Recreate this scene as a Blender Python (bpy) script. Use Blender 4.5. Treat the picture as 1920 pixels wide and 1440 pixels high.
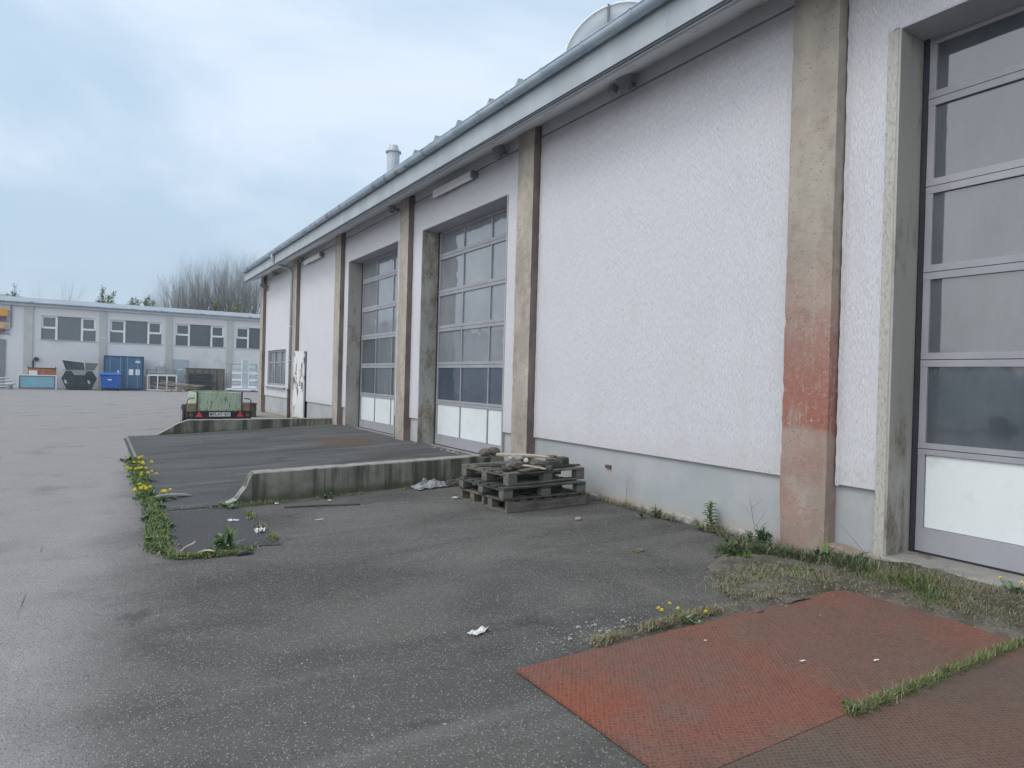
import bpy, math, random
from mathutils import Vector, Matrix, noise as mnoise
R = math.radians
rnd = random.Random(7)
for o in list(bpy.data.objects): bpy.data.objects.remove(o)
S = bpy.context.scene
# ---------------------------------------------------------------- camera
cd = bpy.data.cameras.new('camera'); cam = bpy.data.objects.new('camera', cd); S.collection.objects.link(cam)
cr = Vector((0.84736538, -0.53032393, 0.02698961)); cu = Vector((-0.01948311, 0.01974248, 0.99961525))
cf = Vector((0.53065273, 0.8475652, -0.00639673))
M3 = Matrix((cr, cu, -cf)).transposed()
cam.matrix_world = Matrix.Translation((0, 0, 1.5)) @ M3.to_4x4()
cd.sensor_width = 36; cd.lens = 36*1245/1920; cd.clip_start = .05; cd.clip_end = 3000
S.camera = cam
# ---------------------------------------------------------------- light
SUN_EL, SUN_AZ = R(50), R(-86)          # azimuth from +Y towards +X
sv = Vector((math.sin(SUN_AZ)*math.cos(SUN_EL), math.cos(SUN_AZ)*math.cos(SUN_EL), math.sin(SUN_EL)))
sl = bpy.data.lights.new('sun', 'SUN'); sl.energy = .75; sl.angle = R(24); sl.color = (1, .96, .91)
so = bpy.data.objects.new('sun', sl); S.collection.objects.link(so)
so.rotation_euler = (-sv).to_track_quat('-Z', 'Y').to_euler()
W = bpy.data.worlds.new('World'); S.world = W; W.use_nodes = True
wt = W.node_tree; wt.nodes.clear()
def wn(t, **k):
    n = wt.nodes.new(t)
    for a, b in k.items(): setattr(n, a, b)
    return n
out = wn('ShaderNodeOutputWorld'); bg = wn('ShaderNodeBackground'); bg.inputs[1].default_value = .1
sky = wn('ShaderNodeTexSky', sky_type='NISHITA', sun_disc=False, sun_elevation=SUN_EL, sun_rotation=SUN_AZ, dust_density=3.0, air_density=1.2)
tc = wn('ShaderNodeTexCoord'); sep = wn('ShaderNodeSeparateXYZ'); wt.links.new(tc.outputs['Generated'], sep.inputs[0])
def wmath(op, a, b=None, c=None):
    n = wn('ShaderNodeMath', operation=op)
    for i, v in enumerate((a, b, c)):
        if v is None: continue
        if isinstance(v, (int, float)): n.inputs[i].default_value = v
        else: wt.links.new(v, n.inputs[i])
    return n.outputs[0]
zz = wmath('MAXIMUM', sep.outputs[2], 0.0); den = wmath('ADD', zz, .16)
cmb = wn('ShaderNodeCombineXYZ'); wt.links.new(wmath('DIVIDE', sep.outputs[0], den), cmb.inputs[0]); wt.links.new(wmath('DIVIDE', sep.outputs[1], den), cmb.inputs[1])
nz = wn('ShaderNodeTexNoise'); nz.inputs['Scale'].default_value = .8; nz.inputs['Detail'].default_value = 6; nz.inputs['Roughness'].default_value = .56; nz.inputs['Distortion'].default_value = .35
mp = wn('ShaderNodeMapping'); mp.inputs['Location'].default_value = (3.1, 1.3, 0); wt.links.new(cmb.outputs[0], mp.inputs[0]); wt.links.new(mp.outputs[0], nz.inputs['Vector'])
cr1 = wn('ShaderNodeValToRGB'); cr1.color_ramp.interpolation = 'EASE'
cr1.color_ramp.elements[0].position = .36; cr1.color_ramp.elements[0].color = (3.3, 4.3, 5.35, 1)
cr1.color_ramp.elements[1].position = .66; cr1.color_ramp.elements[1].color = (5.2, 5.8, 6.7, 1)
wt.links.new(nz.outputs[0], cr1.inputs[0])
hz = wn('ShaderNodeMix', data_type='RGBA'); hz.inputs[7].default_value = (2.95, 3.8, 4.55, 1)      # paler even grey low in the sky
hf = wmath('POWER', wmath('SUBTRACT', 1.0, zz), 5.0); wt.links.new(hf, hz.inputs[0]); wt.links.new(cr1.outputs[0], hz.inputs[6])
mx = wn('ShaderNodeMix', data_type='RGBA'); mx.inputs[0].default_value = .94
wt.links.new(sky.outputs[0], mx.inputs[6]); wt.links.new(hz.outputs[2], mx.inputs[7])
# warm fill glow added low in the west, lightening the facade and eaves
wf_ = wmath('MULTIPLY', wmath('POWER', wmath('MAXIMUM', wmath('ADD', wmath('MULTIPLY', sep.outputs[0], -.93), wmath('ADD', wmath('MULTIPLY', sep.outputs[1], -.25), wmath('MULTIPLY', zz, -.15))), 0.0), 1.5), 1.9)
gc = wn('ShaderNodeVectorMath', operation='SCALE'); gc.inputs[0].default_value = (5.3, 4.9, 4.5); wt.links.new(wf_, gc.inputs[3])
gl = wn('ShaderNodeVectorMath', operation='ADD'); wt.links.new(mx.outputs[2], gl.inputs[0]); wt.links.new(gc.outputs[0], gl.inputs[1])
wt.links.new(gl.outputs[0], bg.inputs[0]); wt.links.new(bg.outputs[0], out.inputs[0])
S.render.engine = 'CYCLES'
S.view_settings.view_transform = 'Standard'; S.view_settings.look = 'None'; S.view_settings.exposure = .76; S.view_settings.gamma = 1

# ---------------------------------------------------------------- helpers
COL = S.collection
def thing(name, label, cat, loc=(0, 0, 0), rz=0, group=None, kind=None):
    o = bpy.data.objects.new(name, None); o.empty_display_size = .1; COL.objects.link(o)
    o.location = loc; o.rotation_euler = (0, 0, rz); tag(o, label, cat, group, kind); return o
def tag(o, label=None, cat=None, group=None, kind=None):
    if label: o['label'] = label
    if cat: o['category'] = cat
    if group: o['group'] = group
    if kind: o['kind'] = kind
    return o
def dup(root, loc=None, rz=None, label=None, group=None, scale=None):
    r = root.copy(); COL.objects.link(r)
    if loc is not None: r.location = loc
    if rz is not None: r.rotation_euler = (0, 0, rz)
    if scale is not None: r.scale = (scale,)*3 if isinstance(scale, (int, float)) else scale
    if label: r['label'] = label
    if group: r['group'] = group
    for ch in list(root.children):
        c = ch.copy(); COL.objects.link(c); c.parent = r
        for g in list(ch.children):
            d = g.copy(); COL.objects.link(d); d.parent = c
    return r
def off(o):     # accumulated location of a parent chain (no rotation on world-built things)
    v = Vector((0, 0, 0))
    while o: v += o.location; o = o.parent
    return v
class MB:
    def __init__(s): s.v = []; s.f = []; s.m = []; s.mi = 0
    def add(s, vs, fs):
        b = len(s.v); s.v += [tuple(p) for p in vs]
        for f in fs: s.f.append([b+i for i in f]); s.m.append(s.mi)
    def box(s, x0, x1, y0, y1, z0, z1):
        s.add([(x0,y0,z0),(x1,y0,z0),(x1,y1,z0),(x0,y1,z0),(x0,y0,z1),(x1,y0,z1),(x1,y1,z1),(x0,y1,z1)],
              [(3,2,1,0),(4,5,6,7),(0,1,5,4),(1,2,6,5),(2,3,7,6),(3,0,4,7)])
        return s
    def obox(s, c, size, rot=(0,0,0), jit=0):
        from mathutils import Euler
        E = Euler(rot).to_matrix(); c = Vector(c); vs = []
        for z in (-.5, .5):
            for x, y in ((-.5,-.5),(.5,-.5),(.5,.5),(-.5,.5)):
                vs.append(c + E @ Vector(((x*size[0]+rnd.uniform(-jit,jit)), y*size[1]+rnd.uniform(-jit,jit), z*size[2]+rnd.uniform(-jit,jit))))
        s.add(vs, [(3,2,1,0),(4,5,6,7),(0,1,5,4),(1,2,6,5),(2,3,7,6),(3,0,4,7)]); return s
    def tube(s, pts, r, n=8, cap=True):
        pts = [Vector(p) for p in pts]; rs = r if isinstance(r, (list, tuple)) else [r]*len(pts); vs = []; fs = []
        for i, p in enumerate(pts):
            d = (pts[min(i+1, len(pts)-1)] - pts[max(i-1, 0)]).normalized()
            a = d.cross(Vector((0, 0, 1)) if abs(d.z) < .9 else Vector((1, 0, 0))).normalized(); b = d.cross(a)
            for k in range(n):
                t = 2*math.pi*k/n; vs.append(p + (a*math.cos(t) + b*math.sin(t))*rs[i])
        for i in range(len(pts)-1):
            for k in range(n): fs.append((i*n+k, i*n+(k+1) % n, (i+1)*n+(k+1) % n, (i+1)*n+k))
        if cap: fs.append(tuple(range(n))[::-1]); fs.append(tuple((len(pts)-1)*n+k for k in range(n)))
        s.add(vs, fs); return s
    def prism(s, poly, axis, a, b):   # poly = 2D outline in the two other axes (order x,y,z), extruded along axis a..b
        def P(p, t): q = list(p); q.insert(axis, t); return tuple(q)
        n = len(poly); s.add([P(p, a) for p in poly] + [P(p, b) for p in poly],
            [tuple(range(n))[::-1], tuple(range(n, 2*n))] + [(i, (i+1) % n, n+(i+1) % n, n+i) for i in range(n)]); return s
    def rock(s, c, r, sq=(1, 1, .7), seed=0, lv=1):
        import bmesh
        bm = bmesh.new(); bmesh.ops.create_icosphere(bm, subdivisions=lv, radius=1)
        vs = []
        for v in bm.verts:
            k = 1 + .35*mnoise.noise(v.co*1.3 + Vector((seed*3.7, seed, 0)))
            vs.append(tuple(c[i] + v.co[i]*k*r*sq[i] for i in range(3)))
        s.add(vs, [[w.index for w in f.verts] for f in bm.faces]); bm.free(); return s
    def blade(s, p, ang, L, w, lean, seg=3, droop=.6):
        p = Vector(p); d = Vector((math.cos(ang), math.sin(ang), 0)); q = Vector((-d.y, d.x, 0)); vs = []; fs = []
        el = lean
        pos = p.copy()
        for i in range(seg+1):
            t = i/seg; ww = w*(1-t**1.5)*.5 + .0004
            vs += [pos - q*ww, pos + q*ww]
            pos = pos + (d*math.cos(el) + Vector((0, 0, 1))*math.sin(el))*L/seg; el -= droop/seg
        for i in range(seg): fs.append((2*i, 2*i+1, 2*i+3, 2*i+2))
        s.add(vs, fs); return s
    def leaf(s, p, ang, L, w, lean, droop=1.0, tooth=.35, seg=7):   # broad toothed leaf
        p = Vector(p); d = Vector((math.cos(ang), math.sin(ang), 0)); q = Vector((-d.y, d.x, 0)); vs = []; fs = []
        el = lean; pos = p.copy()
        for i in range(seg+1):
            t = i/seg; ww = w*.5*math.sin(math.pi*min(1, .12+.88*t))**.8*(1 - tooth*(i % 2)) + .001
            dn = Vector((0, 0, 1))*math.cos(el) - d*math.sin(el)
            vs += [pos - q*ww + dn*ww*.35, pos, pos + q*ww + dn*ww*.35]
            pos = pos + (d*math.cos(el) + Vector((0, 0, 1))*math.sin(el))*L/seg; el -= droop/seg
        for i in range(seg):
            a = 3*i; fs += [(a, a+1, a+4, a+3), (a+1, a+2, a+5, a+4)]
        s.add(vs, fs); return s
    def build(s, name, mats, parent=None, local=False, bevel=0, smooth=False, bseg=1):
        if not isinstance(mats, (list, tuple)): mats = [mats]
        me = bpy.data.meshes.new(name)
        vs = s.v
        if parent is not None and not local:
            o_ = off(parent); vs = [(a-o_.x, b-o_.y, c-o_.z) for a, b, c in vs]
        me.from_pydata(vs, [], s.f); me.polygons.foreach_set('material_index', s.m)
        if smooth: me.polygons.foreach_set('use_smooth', [True]*len(s.f))
        for m in mats: me.materials.append(m)
        me.update()
        o = bpy.data.objects.new(name, me); COL.objects.link(o); o.parent = parent
        if bevel:
            b = o.modifiers.new('b', 'BEVEL'); b.width = bevel; b.segments = bseg; b.limit_method = 'ANGLE'; b.angle_limit = R(40)
        return o
def wall_grid(mb, U, Z, ops, fn):   # solid cells of a wall with rectangular openings; fn(u0,u1,z0,z1) adds one block
    us = sorted(set([U[0], U[1]] + [o[0] for o in ops] + [o[1] for o in ops])); us = [u for u in us if U[0] <= u <= U[1]]
    for a, b in zip(us, us[1:]):
        m = (a+b)/2; hole = sorted([(o[2], o[3]) for o in ops if o[0] < m < o[1]]); z = Z[0]
        for h0, h1 in hole:
            if h0 > z: fn(a, b, z, h0)
            z = h1
        if z < Z[1]: fn(a, b, z, Z[1])
def text_mesh(name, body, size, mat, parent, loc, rot, ext=.001, sx=1.0):
    c = bpy.data.curves.new(name, 'FONT'); c.body = body; c.size = size; c.extrude = ext; c.align_x = 'CENTER'; c.align_y = 'CENTER'; c.offset = size*.012
    t = bpy.data.objects.new(name+'_c', c); COL.objects.link(t); bpy.context.view_layer.update()
    me = bpy.data.meshes.new_from_object(t.evaluated_get(bpy.context.evaluated_depsgraph_get())); bpy.data.objects.remove(t)
    me.materials.clear(); me.materials.append(mat); me.name = name
    o = bpy.data.objects.new(name, me); COL.objects.link(o); o.parent = parent; o.location = loc; o.rotation_euler = rot; o.scale = (sx, 1, 1); return o

# ---------------------------------------------------------------- materials
class NT:
    def __init__(s, name):
        s.mat = bpy.data.materials.new(name); s.mat.use_nodes = True; s.t = s.mat.node_tree; s.t.nodes.clear()
        s.o = s.n('ShaderNodeOutputMaterial'); s.b = s.n('ShaderNodeBsdfPrincipled'); s.l(s.b.outputs[0], s.o.inputs[0])
        g = s.n('ShaderNodeNewGeometry'); s.pos = g.outputs['Position']; s.nrm = g.outputs['Normal']
        s.obj = s.n('ShaderNodeTexCoord').outputs['Object']
    def n(s, t, **k):
        n = s.t.nodes.new(t)
        for a, b in k.items(): setattr(n, a, b)
        return n
    def l(s, a, b): s.t.links.new(a, b)
    def put(s, v, i):
        if v is None: return
        if hasattr(v, 'is_linked') or hasattr(v, 'links'): s.l(v, i)
        elif isinstance(v, (tuple, list)) and len(v) == 3 and i.type == 'RGBA': i.default_value = (*v, 1)
        else: i.default_value = v
    def map(s, scale=(1, 1, 1), loc=(0, 0, 0), rot=(0, 0, 0), vec=None):
        m = s.n('ShaderNodeMapping'); s.l(vec or s.pos, m.inputs[0]); m.inputs['Scale'].default_value = scale; m.inputs['Location'].default_value = loc; m.inputs['Rotation'].default_value = rot
        return m.outputs[0]
    def noise(s, sc, det=4, ro=.55, vec=None, dist=0):
        x = s.n('ShaderNodeTexNoise'); s.l(vec or s.pos, x.inputs['Vector']); x.inputs['Scale'].default_value = sc; x.inputs['Detail'].default_value = det; x.inputs['Roughness'].default_value = ro; x.inputs['Distortion'].default_value = dist
        return x.outputs[0]
    def voro(s, sc, vec=None, feat='F1', outp=0, rnd_=1):
        x = s.n('ShaderNodeTexVoronoi', feature=feat); s.l(vec or s.pos, x.inputs['Vector']); x.inputs['Scale'].default_value = sc; x.inputs['Randomness'].default_value = rnd_
        return x.outputs[outp]
    def wave(s, sc, vec=None, dist=0, prof='SIN', d='X'):
        x = s.n('ShaderNodeTexWave', wave_profile=prof, bands_direction=d); s.l(vec or s.pos, x.inputs['Vector']); x.inputs['Scale'].default_value = sc; x.inputs['Distortion'].default_value = dist
        return x.outputs['Fac']
    def m(s, op, a, b=None, c=None, clamp=False):
        x = s.n('ShaderNodeMath', operation=op, use_clamp=clamp)
        for i, v in enumerate((a, b, c)): s.put(v, x.inputs[i])
        return x.outputs[0]
    def rg(s, v, a, b, c=0., d=1.):
        x = s.n('ShaderNodeMapRange', interpolation_type='SMOOTHSTEP'); s.put(v, x.inputs[0])
        for i, q in enumerate((a, b, c, d)): x.inputs[i+1].default_value = q
        return x.outputs[0]
    def mix(s, f, a, b, bt='MIX'):
        x = s.n('ShaderNodeMix', data_type='RGBA', blend_type=bt); s.put(f, x.inputs[0]); s.put(a, x.inputs[6]); s.put(b, x.inputs[7]); return x.outputs[2]
    def xyz(s, v=None):
        x = s.n('ShaderNodeSeparateXYZ'); s.l(v or s.pos, x.inputs[0]); return x.outputs
    def bump(s, h, st=.5, d=.01, nin=None):
        x = s.n('ShaderNodeBump'); s.put(h, x.inputs['Height']); x.inputs['Strength'].default_value = st; x.inputs['Distance'].default_value = d
        if nin: s.l(nin, x.inputs['Normal'])
        return x.outputs[0]
    def fin(s, col, rough=.8, nrm=None, metal=0, spec=.5, **k):
        s.put(col, s.b.inputs['Base Color']); s.put(rough, s.b.inputs['Roughness']); s.b.inputs['Metallic'].default_value = metal
        s.b.inputs['Specular IOR Level'].default_value = spec
        if nrm: s.l(nrm, s.b.inputs['Normal'])
        for a, v in k.items(): s.put(v, s.b.inputs[a.replace('_', ' ')])
        return s.mat
def pm(name, c1, c2=None, sc=6, rough=.7, bump=0, bsc=40, metal=0, stretch=(1, 1, 1), c3=None, c3sc=3, c3t=(.55, .65), spec=.4):
    t = NT(name); v = t.map(stretch, vec=t.obj); c2 = c2 or tuple(x*.8 for x in c1)
    col = t.mix(t.rg(t.noise(sc, 5, .6, v), .35, .68), c1, c2)
    if c3: col = t.mix(t.rg(t.noise(c3sc, 6, .65, t.map(stretch, loc=(3, 7, 1), vec=t.obj)), *c3t), col, c3)
    nr = t.bump(t.noise(bsc, 4, .6, v), bump, .01) if bump else None
    return t.fin(col, rough, nr, metal, spec)

# asphalt of the yard: worn pale lane on the left, darker surface towards the building
def asphalt(kind='yard'):
    t = NT('asphalt_'+kind); x, y, z = t.xyz()
    nb = t.noise(.7, 7, .66); nm = t.noise(2.2, 5, .6)
    # worn streaks running along the yard and sweeping to the gates
    st = t.noise(1.0, 4, .6, t.map((.5, 1.15, 1), rot=(0, 0, .12)), dist=.8)
    if kind == 'yard':
        edge = t.m('ADD', t.m('ADD', x, t.m('MULTIPLY', t.m('SUBTRACT', nb, .5), 1.1)), t.m('MULTIPLY', y, -.085))
        dark = t.m('MULTIPLY', t.rg(edge, -.75, .05), t.rg(y, 14.0, 10.5))
        light = t.mix(nm, (.255, .240, .230), (.335, .316, .304))
        near = t.mix(t.rg(st, .3, .72), (.084, .081, .075), (.150, .144, .134))
        col = t.mix(dark, light, near)
        # dirty brownish drift
        col = t.mix(t.m('MULTIPLY', t.rg(t.noise(.9, 5, .6, t.map(loc=(9, 4, 0))), .52, .72), .5), col, (.135, .128, .112))
        oil = t.m('MULTIPLY', t.rg(t.noise(1.3, 7, .68, t.map(loc=(2, 11, 0))), .58, .68), t.rg(dark, .2, .9))
        col = t.mix(t.m('MULTIPLY', oil, .6), col, (.055, .054, .054))
        # long dark and pale smears
        sm = t.rg(t.noise(.8, 3, .5, t.map((.22, 1.9, 1), loc=(1, 5, 0), rot=(0, 0, .2))), .62, .74)
        col = t.mix(t.m('MULTIPLY', sm, .5), col, (.20, .192, .18))
    elif kind == 'ramp':
        col = t.mix(t.rg(st, .3, .7), (.066, .067, .068), (.112, .112, .110))
        s2 = t.rg(t.noise(1.2, 4, .6, t.map((.25, 3.2, 1), loc=(4, 2, 0))), .52, .75)
        col = t.mix(t.m('MULTIPLY', s2, .75), col, (.185, .184, .180))
        rust = t.rg(t.m('ADD', t.m('POWER', t.m('MULTIPLY', t.m('SUBTRACT', x, 4.35), 1.0), 2.0), t.m('ADD', t.m('POWER', t.m('MULTIPLY', t.m('SUBTRACT', y, 13.3), .62), 2.0), t.m('MULTIPLY', nm, .9))), 1.0, .45)
        col = t.mix(t.m('MULTIPLY', rust, .75), col, (.115, .072, .042))
    else:
        col = t.mix(nm, (.062, .062, .062), (.098, .097, .096))
    # aggregate chips, two sizes
    c1 = t.voro(95, outp=1); ch = t.xyz(c1)
    chip = t.m('GREATER_THAN', ch[0], .66); d1 = t.voro(95)
    chip = t.m('MULTIPLY', chip, t.rg(d1, .46, .30)); chip = t.m('MULTIPLY', chip, .55 if kind == 'yard' else .28)
    col = t.mix(chip, col, (.44, .435, .42))
    v2 = t.voro(30, outp=1); e2 = t.xyz(v2); big = t.m('MULTIPLY', t.m('GREATER_THAN', e2[1], .975), t.rg(t.voro(30), .20, .12))
    col = t.mix(t.m('MULTIPLY', big, .8), col, (.52, .52, .50))
    pit = t.m('MULTIPLY', t.m('LESS_THAN', ch[1], .40), t.rg(d1, .5, .2))
    col = t.mix(t.m('MULTIPLY', pit, .6), col, (.025, .026, .028))
    h = t.m('ADD', t.m('MULTIPLY', d1, -.6), t.noise(180, 3, .6))
    # cracks
    cv = t.n('ShaderNodeTexVoronoi', feature='DISTANCE_TO_EDGE'); t.l(t.map((.32, .32, .32), loc=(.4, .2, 0)), cv.inputs['Vector'])
    wob = t.n('ShaderNodeMix', data_type='RGBA'); cv.inputs['Scale'].default_value = 1.0
    wv = t.n('ShaderNodeVectorMath', operation='ADD'); nn = t.n('ShaderNodeTexNoise'); nn.inputs['Scale'].default_value = 2.5; nn.inputs['Detail'].default_value = 5
    sc = t.n('ShaderNodeVectorMath', operation='SCALE'); sc.inputs[3].default_value = .35; t.l(nn.outputs['Color'], sc.inputs[0]); t.l(t.map((.32, .32, .32)), wv.inputs[0]); t.l(sc.outputs[0], wv.inputs[1]); t.l(wv.outputs[0], cv.inputs['Vector'])
    crk = t.m('MULTIPLY', t.rg(cv.outputs[0], .0016, .0004), t.rg(t.noise(.7, 2), .54, .62))
    col = t.mix(t.m('MULTIPLY', crk, .7), col, (.03, .03, .03))
    nr = t.bump(h, .8 if kind == 'yard' else .5, .006)
    return t.fin(col, t.rg(nm, .2, .8, .85, .97), nr, spec=.2)

def stucco():
    t = NT('scratched_white_render')
    v = t.map((165, 165, 24)); n1 = t.noise(1, 4, .6, v, dist=.6)
    v2 = t.map((75, 75, 12), loc=(5, 1, 2)); w = t.voro(1, v2)
    gr = t.noise(260, 2, .6)
    h = t.m('ADD', t.m('ADD', t.m('MULTIPLY', t.rg(n1, .34, .56), 1.2), t.m('MULTIPLY', w, .55)), t.m('MULTIPLY', gr, .5))
    col = t.mix(t.noise(.8, 4, .6), (.57, .575, .612), (.63, .635, .672))
    col = t.mix(t.m('MULTIPLY', t.rg(n1, .48, .33), .62), col, (.36, .36, .39))
    col = t.mix(t.m('MULTIPLY', t.rg(t.noise(1, 5, .65, t.map((2.6, 2.6, .7), loc=(1, 4, 2))), .50, .78), .35), col, (.52, .50, .49))
    z_ = t.xyz()[2]; spl = t.rg(t.m('ADD', z_, t.m('MULTIPLY', t.noise(4, 6, .7), .7)), 1.35, .95); col = t.mix(t.m('MULTIPLY', spl, .22), col, (.44, .40, .35))
    sp = t.m('MULTIPLY', t.m('GREATER_THAN', t.xyz(t.voro(22, outp=1))[0], .975), t.rg(t.voro(22), .16, .08))
    col = t.mix(t.m('MULTIPLY', sp, .7), col, (.17, .16, .16))
    z = t.xyz()[2]
    upper_tone = t.m('MULTIPLY', t.rg(t.m('ADD', z, t.m('MULTIPLY', t.noise(3, 5, .6), .9)), 5.2, 5.75), .35)    # darker towards the eaves
    col = t.mix(upper_tone, col, (.37, .34, .35))
    return t.fin(col, .92, t.bump(h, .55, .005), spec=.2)
def plinth():
    t = NT('grey_plinth_render'); z = t.xyz()[2]
    col = t.mix(t.rg(t.noise(1.1, 5, .6), .35, .68), (.325, .35, .36), (.395, .41, .425))
    col = t.mix(t.m('MULTIPLY', t.rg(t.noise(2.6, 6, .7, t.map((1, 1, .5), loc=(3, 3, 3))), .52, .72), .5), col, (.28, .295, .30))
    low = t.rg(t.m('ADD', z, t.m('MULTIPLY', t.noise(5, 5, .65), .24)), .30, .14)
    col = t.mix(t.m('MULTIPLY', low, .85), col, (.38, .335, .28))
    low2 = t.rg(t.m('ADD', z, t.m('MULTIPLY', t.noise(14, 5, .65), .16)), .155, .08)
    col = t.mix(t.m('MULTIPLY', low2, .8), col, (.19, .165, .13))
    return t.fin(col, .88, t.bump(t.noise(60, 5, .6), .25, .005), spec=.25)
def pilaster_mat(kind):
    t = NT('weathered_concrete_'+kind); z = t.xyz()[2]
    n = t.noise(2.2, 6, .65, t.map((1, 1, .45)))
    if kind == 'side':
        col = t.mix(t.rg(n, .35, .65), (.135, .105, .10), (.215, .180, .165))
    else:
        col = t.mix(t.rg(n, .33, .66), (.30, .275, .24), (.43, .39, .335))
        col = t.mix(t.m('MULTIPLY', t.rg(t.noise(7, 6, .7), .48, .70), .6), col, (.20, .17, .14))
        col = t.mix(t.m('MULTIPLY', t.rg(t.noise(1, 4, .6, t.map((3, 3, .4), loc=(1, 1, 1))), .5, .7), .35), col, (.27, .29, .28))
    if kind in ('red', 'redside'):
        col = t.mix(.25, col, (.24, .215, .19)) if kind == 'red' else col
        w = t.m('ADD', z, t.m('MULTIPLY', t.m('SUBTRACT', t.noise(3, 5, .6), .5), .25))
        pat = t.noise(3.5, 6, .65, t.map((1, 1, .6), loc=(2, 2, 0)))
        # remnants of red paint: strongest in one band, thinning upwards, thin pinkish film below it
        f = t.m('MULTIPLY', t.rg(w, 1.08, 1.15), t.rg(t.m('ADD', w, t.m('MULTIPLY', pat, 1.1)), 3.7, 1.7)); f = t.m('MULTIPLY', f, t.rg(t.noise(26, 5, .7), .28, .50)); f = t.m('MULTIPLY', f, t.rg(t.noise(1, 5, .7, t.map((22, 22, 2.5))), .25, .5))
        col = t.mix(t.m('MULTIPLY', t.m('MULTIPLY', f, .95), t.rg(pat, .12, .5)), col, (.30, .115, .088))
        f2 = t.m('MULTIPLY', t.rg(w, 1.16, 1.08), t.rg(pat, .30, .62))
        col = t.mix(t.m('MULTIPLY', f2, .65), col, (.30, .17, .14))
    smg = t.m('MULTIPLY', t.rg(t.noise(9, 6, .75, t.map(loc=(6, 2, 1))), .58, .68), t.rg(z, 1.3, .7)); col = t.mix(t.m('MULTIPLY', smg, .6), col, (.42, .36, .30))
    low = t.rg(t.m('ADD', z, t.m('MULTIPLY', t.noise(8, 5, .65), .5)), .72, .42)
    col = t.mix(t.m('MULTIPLY', low, .4), col, (.25, .205, .165))
    sp = t.m('MULTIPLY', t.m('GREATER_THAN', t.xyz(t.voro(26, outp=1))[0], .93), t.rg(t.voro(26), .25, .12))
    col = t.mix(t.m('MULTIPLY', sp, .6), col, (.12, .10, .09))
    h = t.m('ADD', t.noise(35, 6, .7), t.m('MULTIPLY', t.noise(6, 4, .6), 1.5))
    return t.fin(col, .93, t.bump(h, .6, .012), spec=.2)
def retaining():
    t = NT('stained_retaining_concrete'); z = t.xyz()[2]
    col = t.mix(t.rg(t.noise(2.5, 5, .6), .35, .65), (.17, .17, .145), (.28, .27, .23))
    stv = t.noise(1, 5, .65, t.map((5.5, 5.5, .5)))
    col = t.mix(t.m('MULTIPLY', t.rg(stv, .42, .62), .85), col, (.060, .066, .052))
    low = t.rg(t.m('ADD', z, t.m('MULTIPLY', t.noise(7, 5, .65), .14)), .21, .09)
    col = t.mix(t.m('MULTIPLY', low, .75), col, (.062, .075, .040))
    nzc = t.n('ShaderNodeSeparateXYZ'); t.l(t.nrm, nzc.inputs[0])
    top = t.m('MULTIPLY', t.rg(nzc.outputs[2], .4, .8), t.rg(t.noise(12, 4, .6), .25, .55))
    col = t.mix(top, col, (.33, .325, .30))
    return t.fin(col, .92, t.bump(t.noise(40, 6, .7), .5, .01), spec=.2)
def checker_plate(idx):
    t = NT('rusty_checker_plate_%s' % ('red' if idx == 0 else 'brown'))
    # raised rhombus net: two families of thin crossing ribs
    a = t.wave(1, t.map((11.5, 0, 0), rot=(0, 0, R(27))), prof='SIN'); b = t.wave(1, t.map((11.5, 0, 0), rot=(0, 0, R(-27))), prof='SIN')
    va = t.n('ShaderNodeVectorMath', operation='DOT_PRODUCT'); t.l(t.pos, va.inputs[0]); va.inputs[1].default_value = (math.cos(R(68))*146, math.sin(R(68))*146, 0)
    vb = t.n('ShaderNodeVectorMath', operation='DOT_PRODUCT'); t.l(t.pos, vb.inputs[0]); vb.inputs[1].default_value = (math.cos(R(142))*146, math.sin(R(142))*146, 0)
    jw = t.m('MULTIPLY', t.noise(45, 3, .6), 1.6)
    ra = t.m('ABSOLUTE', t.m('SINE', t.m('ADD', va.outputs['Value'], jw))); rb = t.m('ABSOLUTE', t.m('SINE', t.m('ADD', vb.outputs['Value'], jw)))
    rib = t.m('MAXIMUM', t.rg(ra, .35, .10), t.rg(rb, .35, .10))
    n = t.noise(1.1, 5, .6, t.map(loc=(4, 1, 0))); n2 = t.noise(7, 6, .7)
    if idx == 0: col = t.mix(t.rg(n, .36, .62), (.235, .085, .058), (.175, .098, .070))
    else: col = t.mix(t.rg(n, .36, .62), (.150, .088, .066), (.118, .090, .070))
    col = t.mix(t.m('MULTIPLY', t.rg(n2, .5, .75), .45), col, (.095, .052, .040))
    x, y, z = t.xyz()
    if idx == 0:
        dd = t.m('ADD', t.m('POWER', t.m('MULTIPLY', t.m('SUBTRACT', x, 1.95), 2.4), 2.0), t.m('POWER', t.m('MULTIPLY', t.m('SUBTRACT', y, 2.38), 2.6), 2.0))
        o = t.rg(t.m('ADD', dd, t.m('MULTIPLY', n2, .8)), 1.15, .35)
        col = t.mix(t.m('MULTIPLY', o, .7), col, (.30, .075, .030))
    dirt = t.rg(t.noise(2.3, 5, .65, t.map(loc=(8, 8, 0))), .5, .70)
    col = t.mix(t.m('MULTIPLY', dirt, .6), col, (.155, .118, .088))
    col = t.mix(t.m('MULTIPLY', t.m('MULTIPLY', rib, t.rg(t.noise(9, 4, .6), .20, .5)), .40), col, t.mix(.5, col, (.50, .34, .27)))
    pit = t.m('MULTIPLY', t.m('SUBTRACT', 1.0, rib), t.rg(t.noise(60, 3, .6), .4, .7))
    col = t.mix(t.m('MULTIPLY', pit, .65), col, (.055, .030, .024))
    h = t.m('ADD', rib, t.m('MULTIPLY', t.noise(150, 4, .6), .7))
    return t.fin(col, .72, t.bump(h, .8, .0035), spec=.35)
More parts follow.
